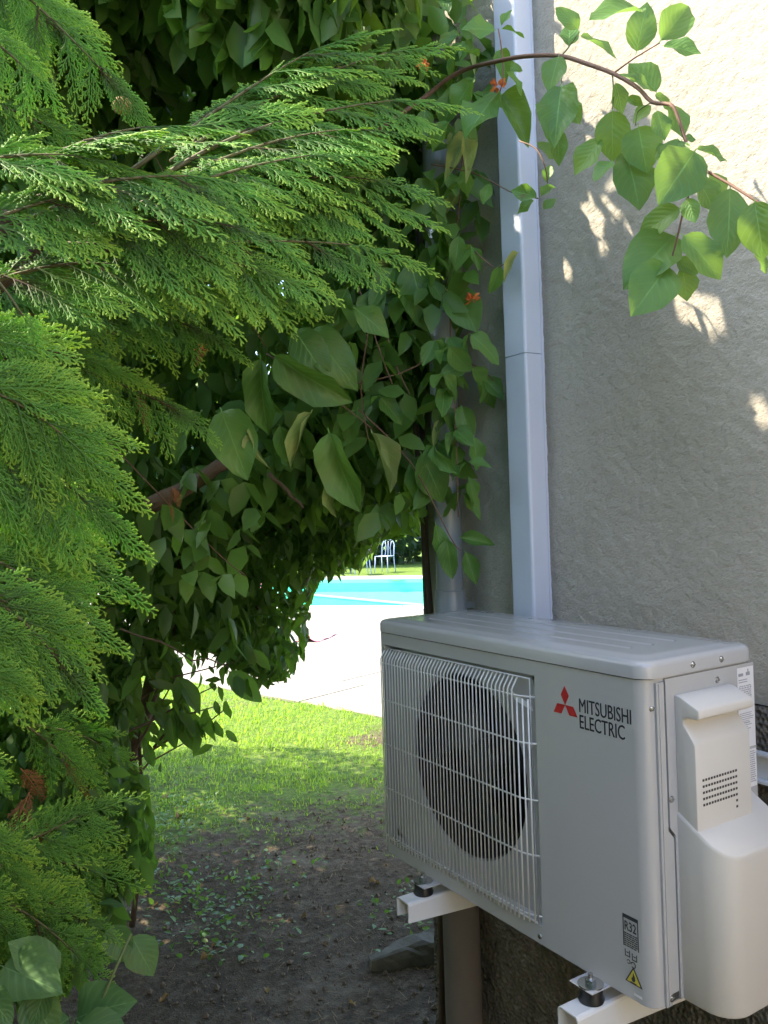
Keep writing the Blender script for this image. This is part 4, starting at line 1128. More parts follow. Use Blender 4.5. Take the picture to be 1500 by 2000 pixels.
    # filling: pairs on hanging shoots, in the volume between conifer and hedge
    regs = [((835, 925), (330, 1000), (2.0, 2.2), 24), ((440, 960), (-60, 330), (1.95, 2.45), 75), ((640, 900), (420, 780), (2.0, 2.5), 60), ((470, 860), (760, 1010), (2.1, 2.6), 55), ((830, 940), (60, 620), (2.0, 2.25), 36), ((300, 520), (900, 1130), (2.0, 2.4), 26), ((840, 900), (700, 1000), (2.1, 2.25), 14)]
    stem = MB(); extra = [[], [], [], []]
    for (xr, yr, dr, n) in regs:
        for k in range(n):
            p = at(RNG.uniform(*xr), RNG.uniform(*yr), RNG.uniform(*dr))
            if not ok_points(p[None])[0]: continue
            ax = RNG.normal(size=3)*np.array([1, 1, 0.3]); ax /= np.linalg.norm(ax)
            for sgn in (-1, 1):
                D = ax*sgn*0.75+np.array([0, 0, -0.75])+RNG.normal(size=3)*0.2
                L = RNG.uniform(0.06, 0.105)
                tip = p + D/np.linalg.norm(D)*L
                if not ok_points(tip[None])[0]: continue
                N = cam_n*0.5+np.array([0, 0, 0.7])+RNG.normal(size=3)*0.4
                if count[0] < 300:
                    put_leaf(random.choice(['vine', 'vine', 'vine', 'young']) if RNG.random() > 0.05 else 'wilt', Vn, p, D, N, L); count[0] += 1
                else: extra[0].append(p); extra[1].append(D); extra[2].append(N); extra[3].append(L)
    # canopy over the passage, mostly out of view, put there to shade unit and wall
    n = 5200
    P = np.concatenate([ellipsoid_pts(n//2, (-0.75, 1.05, 2.35), (0.55, 0.5, 0.34)), ellipsoid_pts(n, (-1.5, 1.65, 2.4), (0.6, 0.8, 0.3)), ellipsoid_pts(n//2, (-0.72, 0.9, 2.2), (0.35, 0.3, 0.25)), ellipsoid_pts(n//3, (-0.60, 0.72, 1.98), (0.30, 0.25, 0.20)), ellipsoid_pts(n//2, (-1.1, 1.3, 2.15), (0.45, 0.45, 0.3)), ellipsoid_pts(n//4, (-0.35, 1.0, 2.15), (0.4, 0.4, 0.35)), ellipsoid_pts(n//4, (-1.0, 1.5, 2.3), (0.5, 0.5, 0.4)), ellipsoid_pts(n//3, A(620, 250, 2.35), (0.35, 0.3, 0.35)), ellipsoid_pts(n//4, A(760, 620, 2.45), (0.24, 0.25, 0.3)), ellipsoid_pts(n//5, A(640, 860, 2.5), (0.32, 0.25, 0.2))])
    P = P[ok_points(P)]
    # leave gaps that let sun flecks through
    P = P[RNG.random(len(P)) < np.clip(0.55+1.5*vnoise(P[:, 0]+0.57*P[:, 2], P[:, 1]-0.62*P[:, 2], 9.0, 15), 0, 1)]
    D, N = leaf_dirs(len(P), 0.8)
    L = RNG.uniform(0.06, 0.11, len(P))
    Dn = D/np.linalg.norm(D, axis=1, keepdims=True); ok = ok_points(P+Dn*L[:, None]) & ok_points(P+Dn*(L*0.5)[:, None]); P, D, N, L = P[ok], D[ok], N[ok], L[ok]
    if extra[0]:
        P = np.concatenate([P, np.array(extra[0])]); D = np.concatenate([D, np.array(extra[1])]); N = np.concatenate([N, np.array(extra[2])]); L = np.concatenate([L, np.array(extra[3])])
    leaf_mass(P, D, N, L, L*RNG.uniform(0.48, 0.6, len(P)), 'foliage', M['hedge_mass'], Vn)
    # stems
    def stem_px(pts, conv, dfun, r0, r1, mat='twig'):
        P_ = []
        for q in pts:
            a = conv(*q); P_.append(at(a[0], a[1], dfun(a[0])))
        # smooth
        out = []
        for i in range(len(P_)-1):
            p0 = P_[max(i-1, 0)]; p1 = P_[i]; p2_ = P_[i+1]; p3 = P_[min(i+2, len(P_)-1)]
            for k in range(3):
                t = k/3; out.append(0.5*((2*p1)+(-p0+p2_)*t+(2*p0-5*p1+4*p2_-p3)*t*t+(-p0+3*p1-3*p2_+p3)*t**3))
        out.append(P_[-1])
        mb = MB(); mb.tube(out, list(np.linspace(r0, r1, len(out))), 7); return mb.build('stem', M[mat], Vn)
    da = depth_arch
    stem_px([(-180,560),(20,420),(120,340),(210,295),(330,265),(450,243),(600,240),(720,275),(840,320),(940,380),(1000,440),(1080,450),(1110,500),(1140,590),(1185,700),(1330,790),(1440,860),(1540,930)], Z, da, 0.0055, 0.0018)
    for pts, r in (([(1187,705),(1160,830),(1130,930),(1110,1020),(1078,1140)], 0.0020), ([(840,312),(925,250),(1032,186)], 0.0016), ([(830,325),(836,420),(828,470)], 0.0014), ([(600,240),(606,300),(612,365)], 0.0014), ([(610,240),(640,205),(680,150)], 0.0014), ([(1000,440),(940,480),(930,540)], 0.0013), ([(338,125),(352,210),(360,330),(345,395)], 0.0016)):
        stem_px(pts, Z, da, r, r*0.7, 'green_twig' if r < 0.0015 else 'twig')
    for pts in ([(50,708),(220,742),(340,800),(400,830),(510,855)], [(430,608),(500,640),(540,720),(550,790)], [(215,1060),(300,1140),(345,1150),(420,1090)]): stem_px(pts, Z, lambda px: da(px)+0.06, 0.0016, 0.0012)
    for pts in ([(700,560),(740,680),(770,760)], [(735,560),(765,690),(800,770)], [(850,690),(780,730),(640,760)], [(720,640),(705,760),(720,860)], [(880,690),(945,725),(985,770)], [(520,690),(640,770),(730,840)], [(700,800),(800,900),(880,1050),(900,1075)], [(200,850),(330,985),(430,1085),(480,1125)], [(880,560),(880,690),(890,830),(895,1010)], [(910,180),(895,420),(870,560)], [(180,0),(300,300),(520,680)]):
        stem_px(pts, Q, lambda px: 2.1, 0.0020, 0.0014)
    mb = MB(); mb.tube([rootp, (-0.035, 1.06, -0.2), (-0.03, 1.075, 0.5), (-0.06, 1.09, 1.2), tuple(at(800, 500, 2.25))], [0.011, 0.010, 0.009, 0.008, 0.005], 8); mb.build('stem', M['bark'], Vn)
    # flowers
    for (x, y, d, s) in ((972, 168, 1.80, 1.0), (922, 585, 2.05, 1.2), (828, 125, 1.95, 0.8), (395, 682, 1.9, 0.8)):
        c = at(x, y, d); P = []; D = []
        for k in range(22):
            v = RNG.normal(size=3); v[2] += 0.2; v /= np.linalg.norm(v); D.append(v); P.append(c+v*RNG.uniform(0.001, 0.010))
        fl = leaf_mass(np.array(P), np.array(D), RNG.normal(size=(22, 3)), RNG.uniform(0.008, 0.016, 22)*s, RNG.uniform(0.006, 0.010, 22)*s, 'flower', M['flower'], Vn, None)
        fl['label'] = 'small orange honeysuckle flower'
build_vine()

# ------------------------------------------------------------------ broad leaved plant, bottom left
def build_broad():
    b = at(60, 1990, 1.9)
    R_ = thing('broad_leaved_plant', 'plant with big rounded leaves below the conifer at the path edge', 'plant', (b[0], b[1], GZ))
    lst = [(0,1885,118,1932,1.25),(118,1905,20,1838,1.28),(95,1915,60,2010,1.25),(55,1935,105,2030,1.25),(145,1990,245,1950,1.35),(150,1995,250,2060,1.3),(-30,1930,15,2000,1.2),(255,1825,300,1905,1.7),(215,1805,250,1880,1.7),(140,1985,60,2040,1.3),(100,2040,200,2075,1.3)]
    for x0, y0, x1, y1, d in lst:
        A0 = at(x0, y0, d); B0 = at(x1, y1, d-0.03); dv = B0-A0
        put_leaf('broad', R_, A0, dv, -_f*0.6+np.array([0, 0, 0.8])+RNG.normal(size=3)*0.2, float(np.linalg.norm(dv)))
    for q in (((20, 2300), (60, 2050), (100, 1910)), ((60, 2300), (120, 2080), (145, 1990)), ((150, 2200), (200, 1950), (255, 1825))):
        pts = [at(x, y, 1.35) for x, y in q]; pts[0][2] = max(pts[0][2], GZ)
        mb = MB(); mb.tube(pts, [0.004, 0.003, 0.002], 6); mb.build('stem', M['green_twig'], R_)
build_broad()

# ------------------------------------------------------------------ conifer
def spray_mesh(seed, nlat=26, asp=0.36):
    """flat feathery frond, unit length along +Y in the XY plane, drooping at the tips (-Z)"""
    r = np.random.default_rng(seed)
    seg = []                                # (p0, p1, r0, r1, tip0, tip1)
    bend = r.uniform(-0.12, 0.12); dr = r.uniform(0.05, 0.16)
    def main(t): return np.array([bend*t*t, t, -dr*t*t])
    for i in range(10):
        a, b = i/10, (i+1)/10
        seg.append((main(a), main(b), 0.0075*(1-a)+0.003, 0.0075*(1-b)+0.003, 0.0+a*0.7, b*0.7+0.05*(i == 9)))
    def twig(p, d, L, lev, base_tip):
        d = d/np.linalg.norm(d); n = 3 if lev == 1 else 1
        curve = np.array([0, 0.12, -0.14]) if lev == 1 else np.array([0, 0.03, -0.05])
        pts = [p+d*L*t + curve*L*t*t for t in np.linspace(0, 1, n+1)]
        w = 0.0066 if lev == 1 else 0.0070 if lev == 2 else 0.0062
        for i in range(n):
            t0, t1 = base_tip+0.45*(i/n)**1.6, base_tip+0.45*((i+1)/n)**1.6
            if lev > 1: t0, t1 = base_tip, min(1, base_tip+0.18)
            t0 = min(1, max(0.11, t0)); t1 = min(1, max(0.11, t1))
            seg.append((pts[i], pts[i+1], w, w*0.8, t0, t1))
        return pts
    for i in range(nlat):
        t = 0.06+0.93*i/(nlat-1); sg = 1 if i % 2 else -1
        env = asp*(1-t)**0.75*(0.45+0.55*min(1, t*4)) + 0.035
        L = env*r.uniform(0.78, 1.15)
        an = math.radians(r.uniform(30, 42)); p = main(t)
        d = np.array([sg*math.sin(an), math.cos(an), r.uniform(-0.28, 0.05)])
        lt = 0.14+0.42*t*t
        pts = twig(p, d, L, 1, lt)
        ns = max(2, int(L/0.030))
        for k in range(ns):
            u = (k+0.6)/ns*0.97
            q = pts[0]+(pts[-1]-pts[0])*u + (pts[1]+pts[2]-pts[0]-pts[3])*0.5*(4*u*(1-u))*0.5
            dl = (pts[-1]-pts[0])/L; s2 = 1 if k % 2 else -1
            pr = np.array([dl[1], -dl[0], 0])*s2
            a2 = math.radians(r.uniform(22, 34)); L2 = L*0.36*(1-u)**0.8*r.uniform(0.7, 1.2)+0.022
            d2 = dl*math.cos(a2)+pr*math.sin(a2)+np.array([0, 0, r.uniform(-0.25, 0.1)])
            tt = lt+0.45*u**1.6
            twig(q, d2, L2, 2, min(0.85, tt))
            n3 = int(L2/0.022)
            for m in range(n3):
                w = (m+0.7)/(n3+0.3); s3 = 1 if m % 2 else -1
                d2n = d2/np.linalg.norm(d2); pr3 = np.array([d2n[1], -d2n[0], 0])*s3
                twig(q+d2n*L2*w, d2n*0.9+pr3*0.45+np.array([0, 0, r.uniform(-0.2, 0.1)]), 0.022*(1.1-0.5*w), 3, min(0.82, tt+0.10*w))
    n = len(seg)
    P0 = np.array([s[0] for s in seg]); P1 = np.array([s[1] for s in seg])
    D = P1-P0; D /= (np.linalg.norm(D, axis=1, keepdims=True)+1e-9)
    X = np.cross(D, np.array([0, 0, 1.0])); X /= (np.linalg.norm(X, axis=1, keepdims=True)+1e-9); Nn = np.cross(X, D)
    r0 = np.array([s[2] for s in seg])[:, None]; r1 = np.array([s[3] for s in seg])[:, None]
    vs = []
    for P, rr in ((P0, r0), (P1, r1)):
        vs += [P+X*rr, P+Nn*rr*0.55, P-X*rr, P-Nn*rr*0.55]
    vs.append(P1+D*r1*1.5)
    V = np.stack(vs, 1).reshape(-1, 3)
    b = (np.arange(n)*9)[:, None, None]
    tri = np.array([(0, 1, 5), (0, 5, 4), (1, 2, 6), (1, 6, 5), (2, 3, 7), (2, 7, 6), (3, 0, 4), (3, 4, 7), (4, 5, 8), (5, 6, 8), (6, 7, 8), (7, 4, 8)])
    F = (b+tri[None]).reshape(-1, 3)
    t0 = np.array([s[4] for s in seg]); t1 = np.array([s[5] for s in seg])
    tip = np.stack([t0]*4+[t1]*5, 1).ravel()
    return np_mesh('spray', V, F, M['conifer'], {'tip': tip}, False)

def build_conifer():
    base = at(-420, 1500, 1.5)
    T = thing('conifer', 'bright green conifer with feathery flat sprays in the left foreground', 'conifer', (base[0], base[1], GZ))
    meshes = [spray_mesh(100+i, 24 if i % 2 else 20, 0.30+0.035*(i % 4)) for i in range(6)]
    trunk = [np.array([base[0], base[1], GZ-0.05]), np.array([base[0]+0.03, base[1]-0.02, 0.4]), np.array([base[0]-0.02, base[1]+0.03, 1.4]), np.array([base[0]+0.02, base[1], 2.2])]
    mb = MB(); mb.tube(trunk, [0.085, 0.075, 0.055, 0.03], 10); mb.build('trunk', M['bark'], T)
    todo = []
    def spray(p, d, nrm, L):
        k = RNG.uniform(0.85, 1.15)
        m = frame_matrix(p, d, nrm, (L*k, L, L)); m.translation -= T.location
        todo.append((float(L*L/project(p)[2]), m))
    def bough(x0, y0, d0, x1, y1, d1, n, L, face=0.6, rb=0.005, sag=0.10, spread=38, tip=1.0, trunk_link=False):
        a = at(x0, y0, d0); b = at(x1, y1, d1)
        ax = b-a; LL = np.linalg.norm(ax); ad = ax/LL
        nrm = -_f*face+np.array([0, 0, 1.0-face])+RNG.normal(size=3)*0.12
        nrm -= ad*(nrm @ ad); nrm /= np.linalg.norm(nrm)
        side = np.cross(ad, nrm)
        if side[2] > 0: side = -side                      # 'side' points to the drooping edge
        bow = -sag*LL
        wob = RNG.normal(size=3)*0.05*LL
        def pt(t): return a+ax*t + np.array([0, 0, 1.0])*((-bow)*(t-t*t)*2.4) + wob*math.sin(t*math.pi)*(1-t)
        end = max(0.55, 1-0.75*L/LL)                      # wood stops where the last frond takes over
        pts = [pt(t*end)+_f*0.012*(1-t) for t in np.linspace(0, 1, 9)]
        mb = MB(); mb.tube(pts, list(np.linspace(rb*0.7, 0.0010, 9)), 6); mb.build('branch', M['conifer_wood'], T)
        def dirn(t): v = pt(min(1, t+0.02))-pt(t-0.02); return v/np.linalg.norm(v)
        spray(pt(end), dirn(end)+np.array([0, 0, -0.08]), nrm, (LL*(1-end))*1.08*tip)
        for i in range(n):
            t = (0.10+0.86*i/max(1, n-1))*end
            s = 1 if i % 2 else -1
            a_ = math.radians(spread*RNG.uniform(0.7, 1.25))
            dd = dirn(t)*math.cos(a_)+side*s*math.sin(a_)*(1.0 if s > 0 else 0.75)+np.array([0, 0, -0.16])
            l = L*(1.1-0.45*t/end)*RNG.uniform(0.8, 1.15)*(1.0 if s > 0 else 0.85)
            spray(pt(t), dd, nrm+RNG.normal(size=3)*0.22, l)
    # upper shelves, reaching right
    bough(250, 330, 1.45, 745, 45, 1.62, 12, 0.24, 0.55, 0.007)
    bough(330, 310, 1.45, 885, 80, 1.66, 12, 0.22, 0.55, 0.006)
    bough(300, 350, 1.38, 920, 190, 1.60, 13, 0.22, 0.5, 0.007)
    bough(260, 390, 1.34, 830, 250, 1.52, 12, 0.22, 0.5)
    bough(180, 430, 1.30, 872, 365, 1.50, 14, 0.22, 0.55, 0.007)
    bough(250, 400, 1.25, 760, 300, 1.40, 11, 0.20, 0.5)
    bough(150, 470, 1.30, 862, 415, 1.48, 13, 0.20, 0.6)
    bough(200, 490, 1.25, 850, 510, 1.42, 12, 0.20, 0.6)
    bough(120, 470, 1.18, 665, 585, 1.28, 12, 0.20, 0.65)
    bough(150, 440, 1.12, 600, 470, 1.22, 10, 0.18, 0.6)
    bough(60, 380, 1.12, 560, 370, 1.24, 11, 0.20, 0.5)
    bough(30, 340, 1.15, 460, 240, 1.30, 10, 0.20, 0.5)
    bough(-80, 330, 1.08, 330, 330, 1.18, 9, 0.18, 0.45)
    bough(-100, 450, 1.05, 280, 370, 1.15, 9, 0.17, 0.4)
    bough(-120, 560, 1.25, 320, 330, 1.30, 7, 0.18, 0.5, 0.011)
    bough(-60, 560, 1.12, 420, 560, 1.22, 10, 0.19, 0.6)
    # dark underside
    bough(-40, 590, 1.45, 640, 605, 1.60, 14, 0.20, 0.6, 0.006)
    bough(-60, 560, 1.50, 500, 690, 1.55, 12, 0.20, 0.65, 0.006)
    bough(20, 690, 1.42, 445, 855, 1.48, 12, 0.17, 0.7)
    bough(-60, 640, 1.35, 330, 760, 1.45, 10, 0.19, 0.7)
    # left: big near sprays
    bough(-150, 640, 0.98, 250, 930, 1.02, 11, 0.17, 0.8)
    bough(-140, 740, 0.95, 300, 1005, 1.00, 12, 0.17, 0.85)
    bough(-140, 860, 0.97, 305, 1090, 1.02, 12, 0.17, 0.85)
    bough(-160, 960, 1.0, 305, 1190, 1.05, 12, 0.17, 0.85)
    bough(-150, 1050, 0.97, 250, 1280, 1.02, 11, 0.16, 0.85)
    bough(-120, 1120, 0.95, 200, 1395, 1.0, 10, 0.15, 0.85)
    bough(-140, 1220, 0.92, 60, 1430, 0.95, 7, 0.13, 0.85)
    bough(-120, 800, 1.15, 230, 1120, 1.2, 10, 0.18, 0.85)
    bough(-120, 1000, 1.15, 200, 1300, 1.2, 10, 0.18, 0.85)
    # upper left
    bough(-60, -120, 1.25, 300, 260, 1.30, 10, 0.16, 0.75)
    bough(-80, 30, 1.05, 145, 235, 1.08, 6, 0.12, 0.75)
    bough(-120, -60, 1.30, 200, 130, 1.35, 8, 0.17, 0.7)
    bough(-120, 150, 1.35, 240, 330, 1.40, 9, 0.18, 0.7)
    bough(-60, 500, 0.9, 98, 700, 0.92, 3, 0.06, 0.8, 0.003)
    # lower left
    bough(20, 1400, 1.55, 215, 1560, 1.6, 6, 0.13, 0.8)
    bough(60, 1420, 1.75, 275, 1500, 1.8, 6, 0.14, 0.8)
    bough(-60, 1690, 1.45, 275, 1545, 1.55, 12, 0.16, 0.75, 0.005, 0.05)
    bough(-40, 1680, 1.45, 285, 1740, 1.55, 10, 0.17, 0.85)
    bough(-80, 1690, 1.40, 245, 1850, 1.50, 10, 0.17, 0.85)
    bough(-60, 1760, 1.35, 240, 1950, 1.45, 9, 0.15, 0.85)
    bough(-100, 1600, 1.30, 85, 1800, 1.38, 7, 0.14, 0.85)
    bough(-120, 1720, 1.28, 75, 1880, 1.35, 6, 0.13, 0.85)
    bough(-80, 1480, 1.25, 25, 1560, 1.25, 4, 0.10, 0.8)
    # boughs from trunk to shelves
    for (x, y, d, z) in ((-120, 560, 1.25, 0.55), (-150, 900, 1.0, 0.35), (-60, 1690, 1.45, 0.05), (-60, -60, 1.25, 1.3), (20, 420, 1.25, 0.8)):
        pts, rr = limb((base[0], base[1], z), tuple(at(x, y, d)), 0.03, 0.012, 6, 0.02); mb = MB(); mb.tube(pts, rr, 8); mb.build('branch', M['bark'], T)
    pts, rr = limb(tuple(at(-60, 620, 1.3)), tuple(at(205, 350, 1.36)), 0.011, 0.006, 7, 0.02); mb = MB(); mb.tube(pts, rr, 8); mb.build('branch', M['bark'], T)
    dead = meshes[0].copy(); dead.materials.clear(); dead.materials.append(M['dead_spray'])
    for x, y, d, L in ((395, 672, 1.9, 0.05), (282, 780, 1.55, 0.06), (335, 950, 1.6, 0.06), (265, 770, 1.6, 0.08), (120, 1480, 1.7, 0.12), (60, 1540, 1.6, 0.14), (40, 1500, 1.55, 0.12), (220, 190, 1.5, 0.05), (330, 975, 1.55, 0.05), (90, 1600, 1.6, 0.12), (20, 600, 1.5, 0.1), (205, 610, 1.62, 0.07)):
        m = frame_matrix(at(x, y, d), (RNG.normal()*0.5, RNG.normal()*0.5, -0.8), -_f+RNG.normal(size=3)*0.4, L); m.translation -= T.location
        o = link('dead_spray', dead, T, at_world=False); o.matrix_basis = m
    # cones
    for (x, y, d, s) in ((124, 530, 1.30, 0.017), (238, 207, 1.45, 0.017)):
        c = at(x, y, d); mb = MB()
        n = 10
        for i in range(n):
            for j in range(6):
                a = 2*math.pi*(i+0.5*(j % 2))/n; ph = math.pi*(j+0.5)/6
                v = Vector((math.sin(ph)*math.cos(a), math.sin(ph)*math.sin(a), math.cos(ph)*0.85))
                u = v.orthogonal().normalized(); w = v.cross(u); k = s*0.30
                mb.add([Vector(tuple(c))+v*s*1.06]+[Vector(tuple(c))+v*s*0.93+(u*math.cos(b)+w*math.sin(b))*k for b in (0, 1.26, 2.51, 3.77, 5.03)], [(0, q+1, (q+1) % 5+1) for q in range(5)])
        mb.lathe([(s*0.3, -s*.85), (s*0.8, -s*.5), (s*0.95, 0), (s*0.8, s*.5), (s*0.3, s*.85)], Matrix.Translation(Vector(tuple(c))), 10)
        mb.build('cone', M['cone'], T)
    # the largest are parts of their own; what is left over is one joined piece
    todo.sort(key=lambda q: -q[0])
    for s_, m in todo[:300]:
        o = link('spray', meshes[RNG.integers(len(meshes))], T, at_world=False); o.matrix_basis = m
    Vs = []; Fs = []; Ts = []; off = 0
    lite = spray_mesh(300, 12, 0.36)
    lv = np.zeros(len(lite.vertices)*3); lite.vertices.foreach_get('co', lv); lv = lv.reshape(-1, 3)
    lf = np.array([p.vertices[:] for p in lite.polygons]); lt = np.zeros(len(lv)); lite.attributes['tip'].data.foreach_get('value', lt)
    body = []
    for k in range(230):                                    # the crown round the trunk, outside the picture's left edge
        z = RNG.uniform(-0.55, 1.25); rad = (0.62-0.22*(z+0.6)/1.9)*RNG.uniform(0.15, 0.8); a = RNG.uniform(0, 2*math.pi)
        p = np.array([base[0]-0.08+rad*math.cos(a), base[1]+rad*math.sin(a), z])
        d = np.array([math.cos(a), math.sin(a), RNG.uniform(-0.6, 0.25)])
        L = RNG.uniform(0.26, 0.36)
        px, py, zz = project(p+d*L); px2, _, z2 = project(p)
        if zz > 0.05 and px > -20: continue
        if np.linalg.norm(p+d*L-C0) < 0.45 or zz < 0.3: continue
        m = frame_matrix(p, d, np.array([0, 0, 1.0])+RNG.normal(size=3)*0.5, L); m.translation -= T.location; body.append((0, m))
    for s_, m in todo[300:]+body:
        mm = np.array(m); Vs.append(lv @ mm[:3, :3].T+mm[:3, 3]); Fs.append(lf+off); Ts.append(lt); off += len(lv)
    if Vs:
        o = link('foliage', np_mesh('foliage', np.concatenate(Vs), np.concatenate(Fs), M['conifer'], {'tip': np.concatenate(Ts)}), T, at_world=False)
        o['kind'] = 'stuff'
    print('sprays', len(todo), 'tris each', [len(q.polygons) for q in meshes], 'joined tris', off and sum(len(f) for f in Fs))
build_conifer()

# ================================================================== GROUND COVER
def build_grass():
    n = 125000
    x = RNG.uniform(-1.2, 3.6, n); y = RNG.uniform(1.2, 8.5, n)
    tf = turf_at(x, y)
    lawn = np.hypot(x+1.42, y+0.88)
    e = np.stack([x, y], -1)-PE0
    keep = (RNG.random(n) < np.clip((tf-0.12)*1.5, 0.0, 1)*np.clip(3.5*(vnoise(x, y, 7, 61)*0.6+vnoise(x, y, 17, 62)*0.4-0.42)+np.clip((lawn-4.2)/1.2, 0, 1), 0, 1)) & ((e @ pe_n) < 0.03) & ~((x > -0.03) & (y < 1.15))
    px, py, z = project(np.stack([x, y, np.full(n, GZ)], -1).T) if False else (None, None, None)
    x, y = x[keep], y[keep]; n = len(x)
    P = np.stack([x, y, ground_h(x, y)-0.003], -1)
    L = RNG.uniform(0.014, 0.050, n)*(0.6+0.8*vnoise(x, y, 5, 60))*np.clip((np.hypot(x+1.42, y+0.88)-2.0)/3.0, 0.35, 1); a = RNG.uniform(0, 2*math.pi, n)
    lean = RNG.uniform(0.1, 0.9, n)
    D = np.stack([np.cos(a)*lean, np.sin(a)*lean, np.ones(n)], -1); D /= np.linalg.norm(D, axis=1, keepdims=True)
    S_ = np.stack([-np.sin(a), np.cos(a), np.zeros(n)], -1); w = RNG.uniform(0.0012, 0.0026, n)[:, None]*1.3
    mid = P+D*L[:, None]*.55; tip = P+D*L[:, None]-np.array([0, 0, 0.25])*L[:, None]*lean[:, None]
    V = np.stack([P-S_*w, P+S_*w, mid-S_*w*.8, mid+S_*w*.8, tip], 1).reshape(-1, 3)
    b = (np.arange(n)*5)[:, None, None]
    F = (b+np.array([(0, 1, 3), (0, 3, 2), (2, 3, 4)])[None]).reshape(-1, 3)
    o = link('grass', np_mesh('grass', V, F, M['grass'], {'rnd': np.repeat(RNG.random(n), 5)}))
    tag(o, 'short patchy grass growing between the path and the sunlit paving', 'grass', kind='stuff')
build_grass()
def build_litter():
    # crumbs of soil and grit
    n = 9000
    x = RNG.uniform(-1.0, 1.6, n); y = RNG.uniform(0.95, 4.2, n); k = (~((x > -0.03) & (y < 1.15))) & (RNG.random(n) < 1.05-turf_at(x, y))
    x, y = x[k], y[k]; n = len(x)
    s = RNG.gamma(1.6, 0.0018, n)+0.0012
    oc = np.array([(1, 0, 0), (-1, 0, 0), (0, 1, 0), (0, -1, 0), (0, 0, 0.8), (0, 0, -0.8)])
    V = (np.stack([x, y, ground_h(x, y)+s*0.3], -1)[:, None, :] + oc[None]*s[:, None, None]*RNG.uniform(0.6, 1.4, (n, 6, 1)))
    F = (np.arange(n)*6)[:, None, None]+np.array([(0, 2, 4), (2, 1, 4), (1, 3, 4), (3, 0, 4), (2, 0, 5), (1, 2, 5), (3, 1, 5), (0, 3, 5)])[None]
    o = link('soil_crumbs', np_mesh('soil_crumbs', V.reshape(-1, 3), F.reshape(-1, 3), M['clod']))
    tag(o, 'loose soil crumbs and grit on the shaded path', 'soil', kind='stuff')
    # dead leaves, each a thing
    spots = [(345, 1605, 0.07), (320, 1560, 0.06), (545, 1600, 0.035), (480, 1605, 0.04), (770, 1650, 0.05), (720, 1730, 0.05), (600, 1790, 0.03), (500, 1715, 0.03), (430, 1850, 0.04), (300, 1770, 0.05), (390, 1880, 0.05), (640, 1850, 0.03), (330, 1950, 0.04), (520, 1930, 0.03), (680, 1960, 0.03), (610, 1640, 0.03)]
    for i, (px, py, L) in enumerate(spots):
        p = gnd(px, py); p[2] = ground_h(p[0], p[1])+0.004
        a = RNG.uniform(0, 6.28)
        o = link('fallen_leaf', random.choice(LEAF['dry']), None)
        o.matrix_basis = frame_matrix(p, (math.cos(a), math.sin(a), 0.12), (RNG.normal()*0.2, RNG.normal()*0.2, 1), L)
        tag(o, 'largest yellow fallen leaf on the ground beside the conifer' if i == 0 else 'dry fallen leaf lying on the bare ground of the path', 'leaf', 'fallen leaves on the path')
    # pale straws
    n = 1500
    x = RNG.uniform(-0.7, 1.5, n); y = RNG.uniform(1.2, 4.0, n); a = RNG.uniform(0, 6.28, n); L = RNG.uniform(0.012, 0.05, n); kk = ~((x > -0.05) & (y < 1.2)) & (vnoise(x, y, 4, 33) > 0.35); x, y, a, L = x[kk], y[kk], a[kk], L[kk]; n = len(x)
    D = np.stack([np.cos(a), np.sin(a), RNG.normal(size=n)*0.12], -1); P = np.stack([x, y, ground_h(x, y)+0.006], -1)
    S_ = np.stack([-np.sin(a), np.cos(a), np.zeros(n)], -1)*0.0008
    V = np.stack([P-S_, P+S_, P+D*L[:, None]+S_, P+D*L[:, None]-S_], 1).reshape(-1, 3)
    F = (np.arange(n)*4)[:, None]+np.array([0, 1, 2, 3])[None]
    o = link('straw', np_mesh('straw', V, F, M['dry_leaf'], {'rnd': np.repeat(RNG.random(n), 4)}))
    tag(o, 'dry straw and twigs scattered over the shaded path', 'straw', kind='stuff')
    # low weeds by the hedge foot
    n = 900
    c = [gnd(330, 1740), gnd(400, 1780), gnd(300, 1640), gnd(440, 1830), gnd(520, 1720), gnd(360, 1590), gnd(820, 1790)]
    w = RNG.integers(len(c), size=n)
    P = np.array([c[i] for i in w]) + np.stack([RNG.normal(size=n)*0.12, RNG.normal(size=n)*0.14, np.abs(RNG.normal(size=n))*0.03], -1)
    P[:, 2] += 0.004+ground_h(P[:, 0], P[:, 1])-GZ
    D = RNG.normal(size=(n, 3)); D[:, 2] = np.abs(D[:, 2])*0.3+0.1; N = RNG.normal(size=(n, 3))*0.4; N[:, 2] += 1
    L = RNG.uniform(0.012, 0.035, n)
    o = leaf_mass(P, D, N, L, L*0.55, 'weeds', M['hedge_mass'], None)
    tag(o, 'low creeping weeds on the soil along the hedge foot', 'weeds')
build_litter()

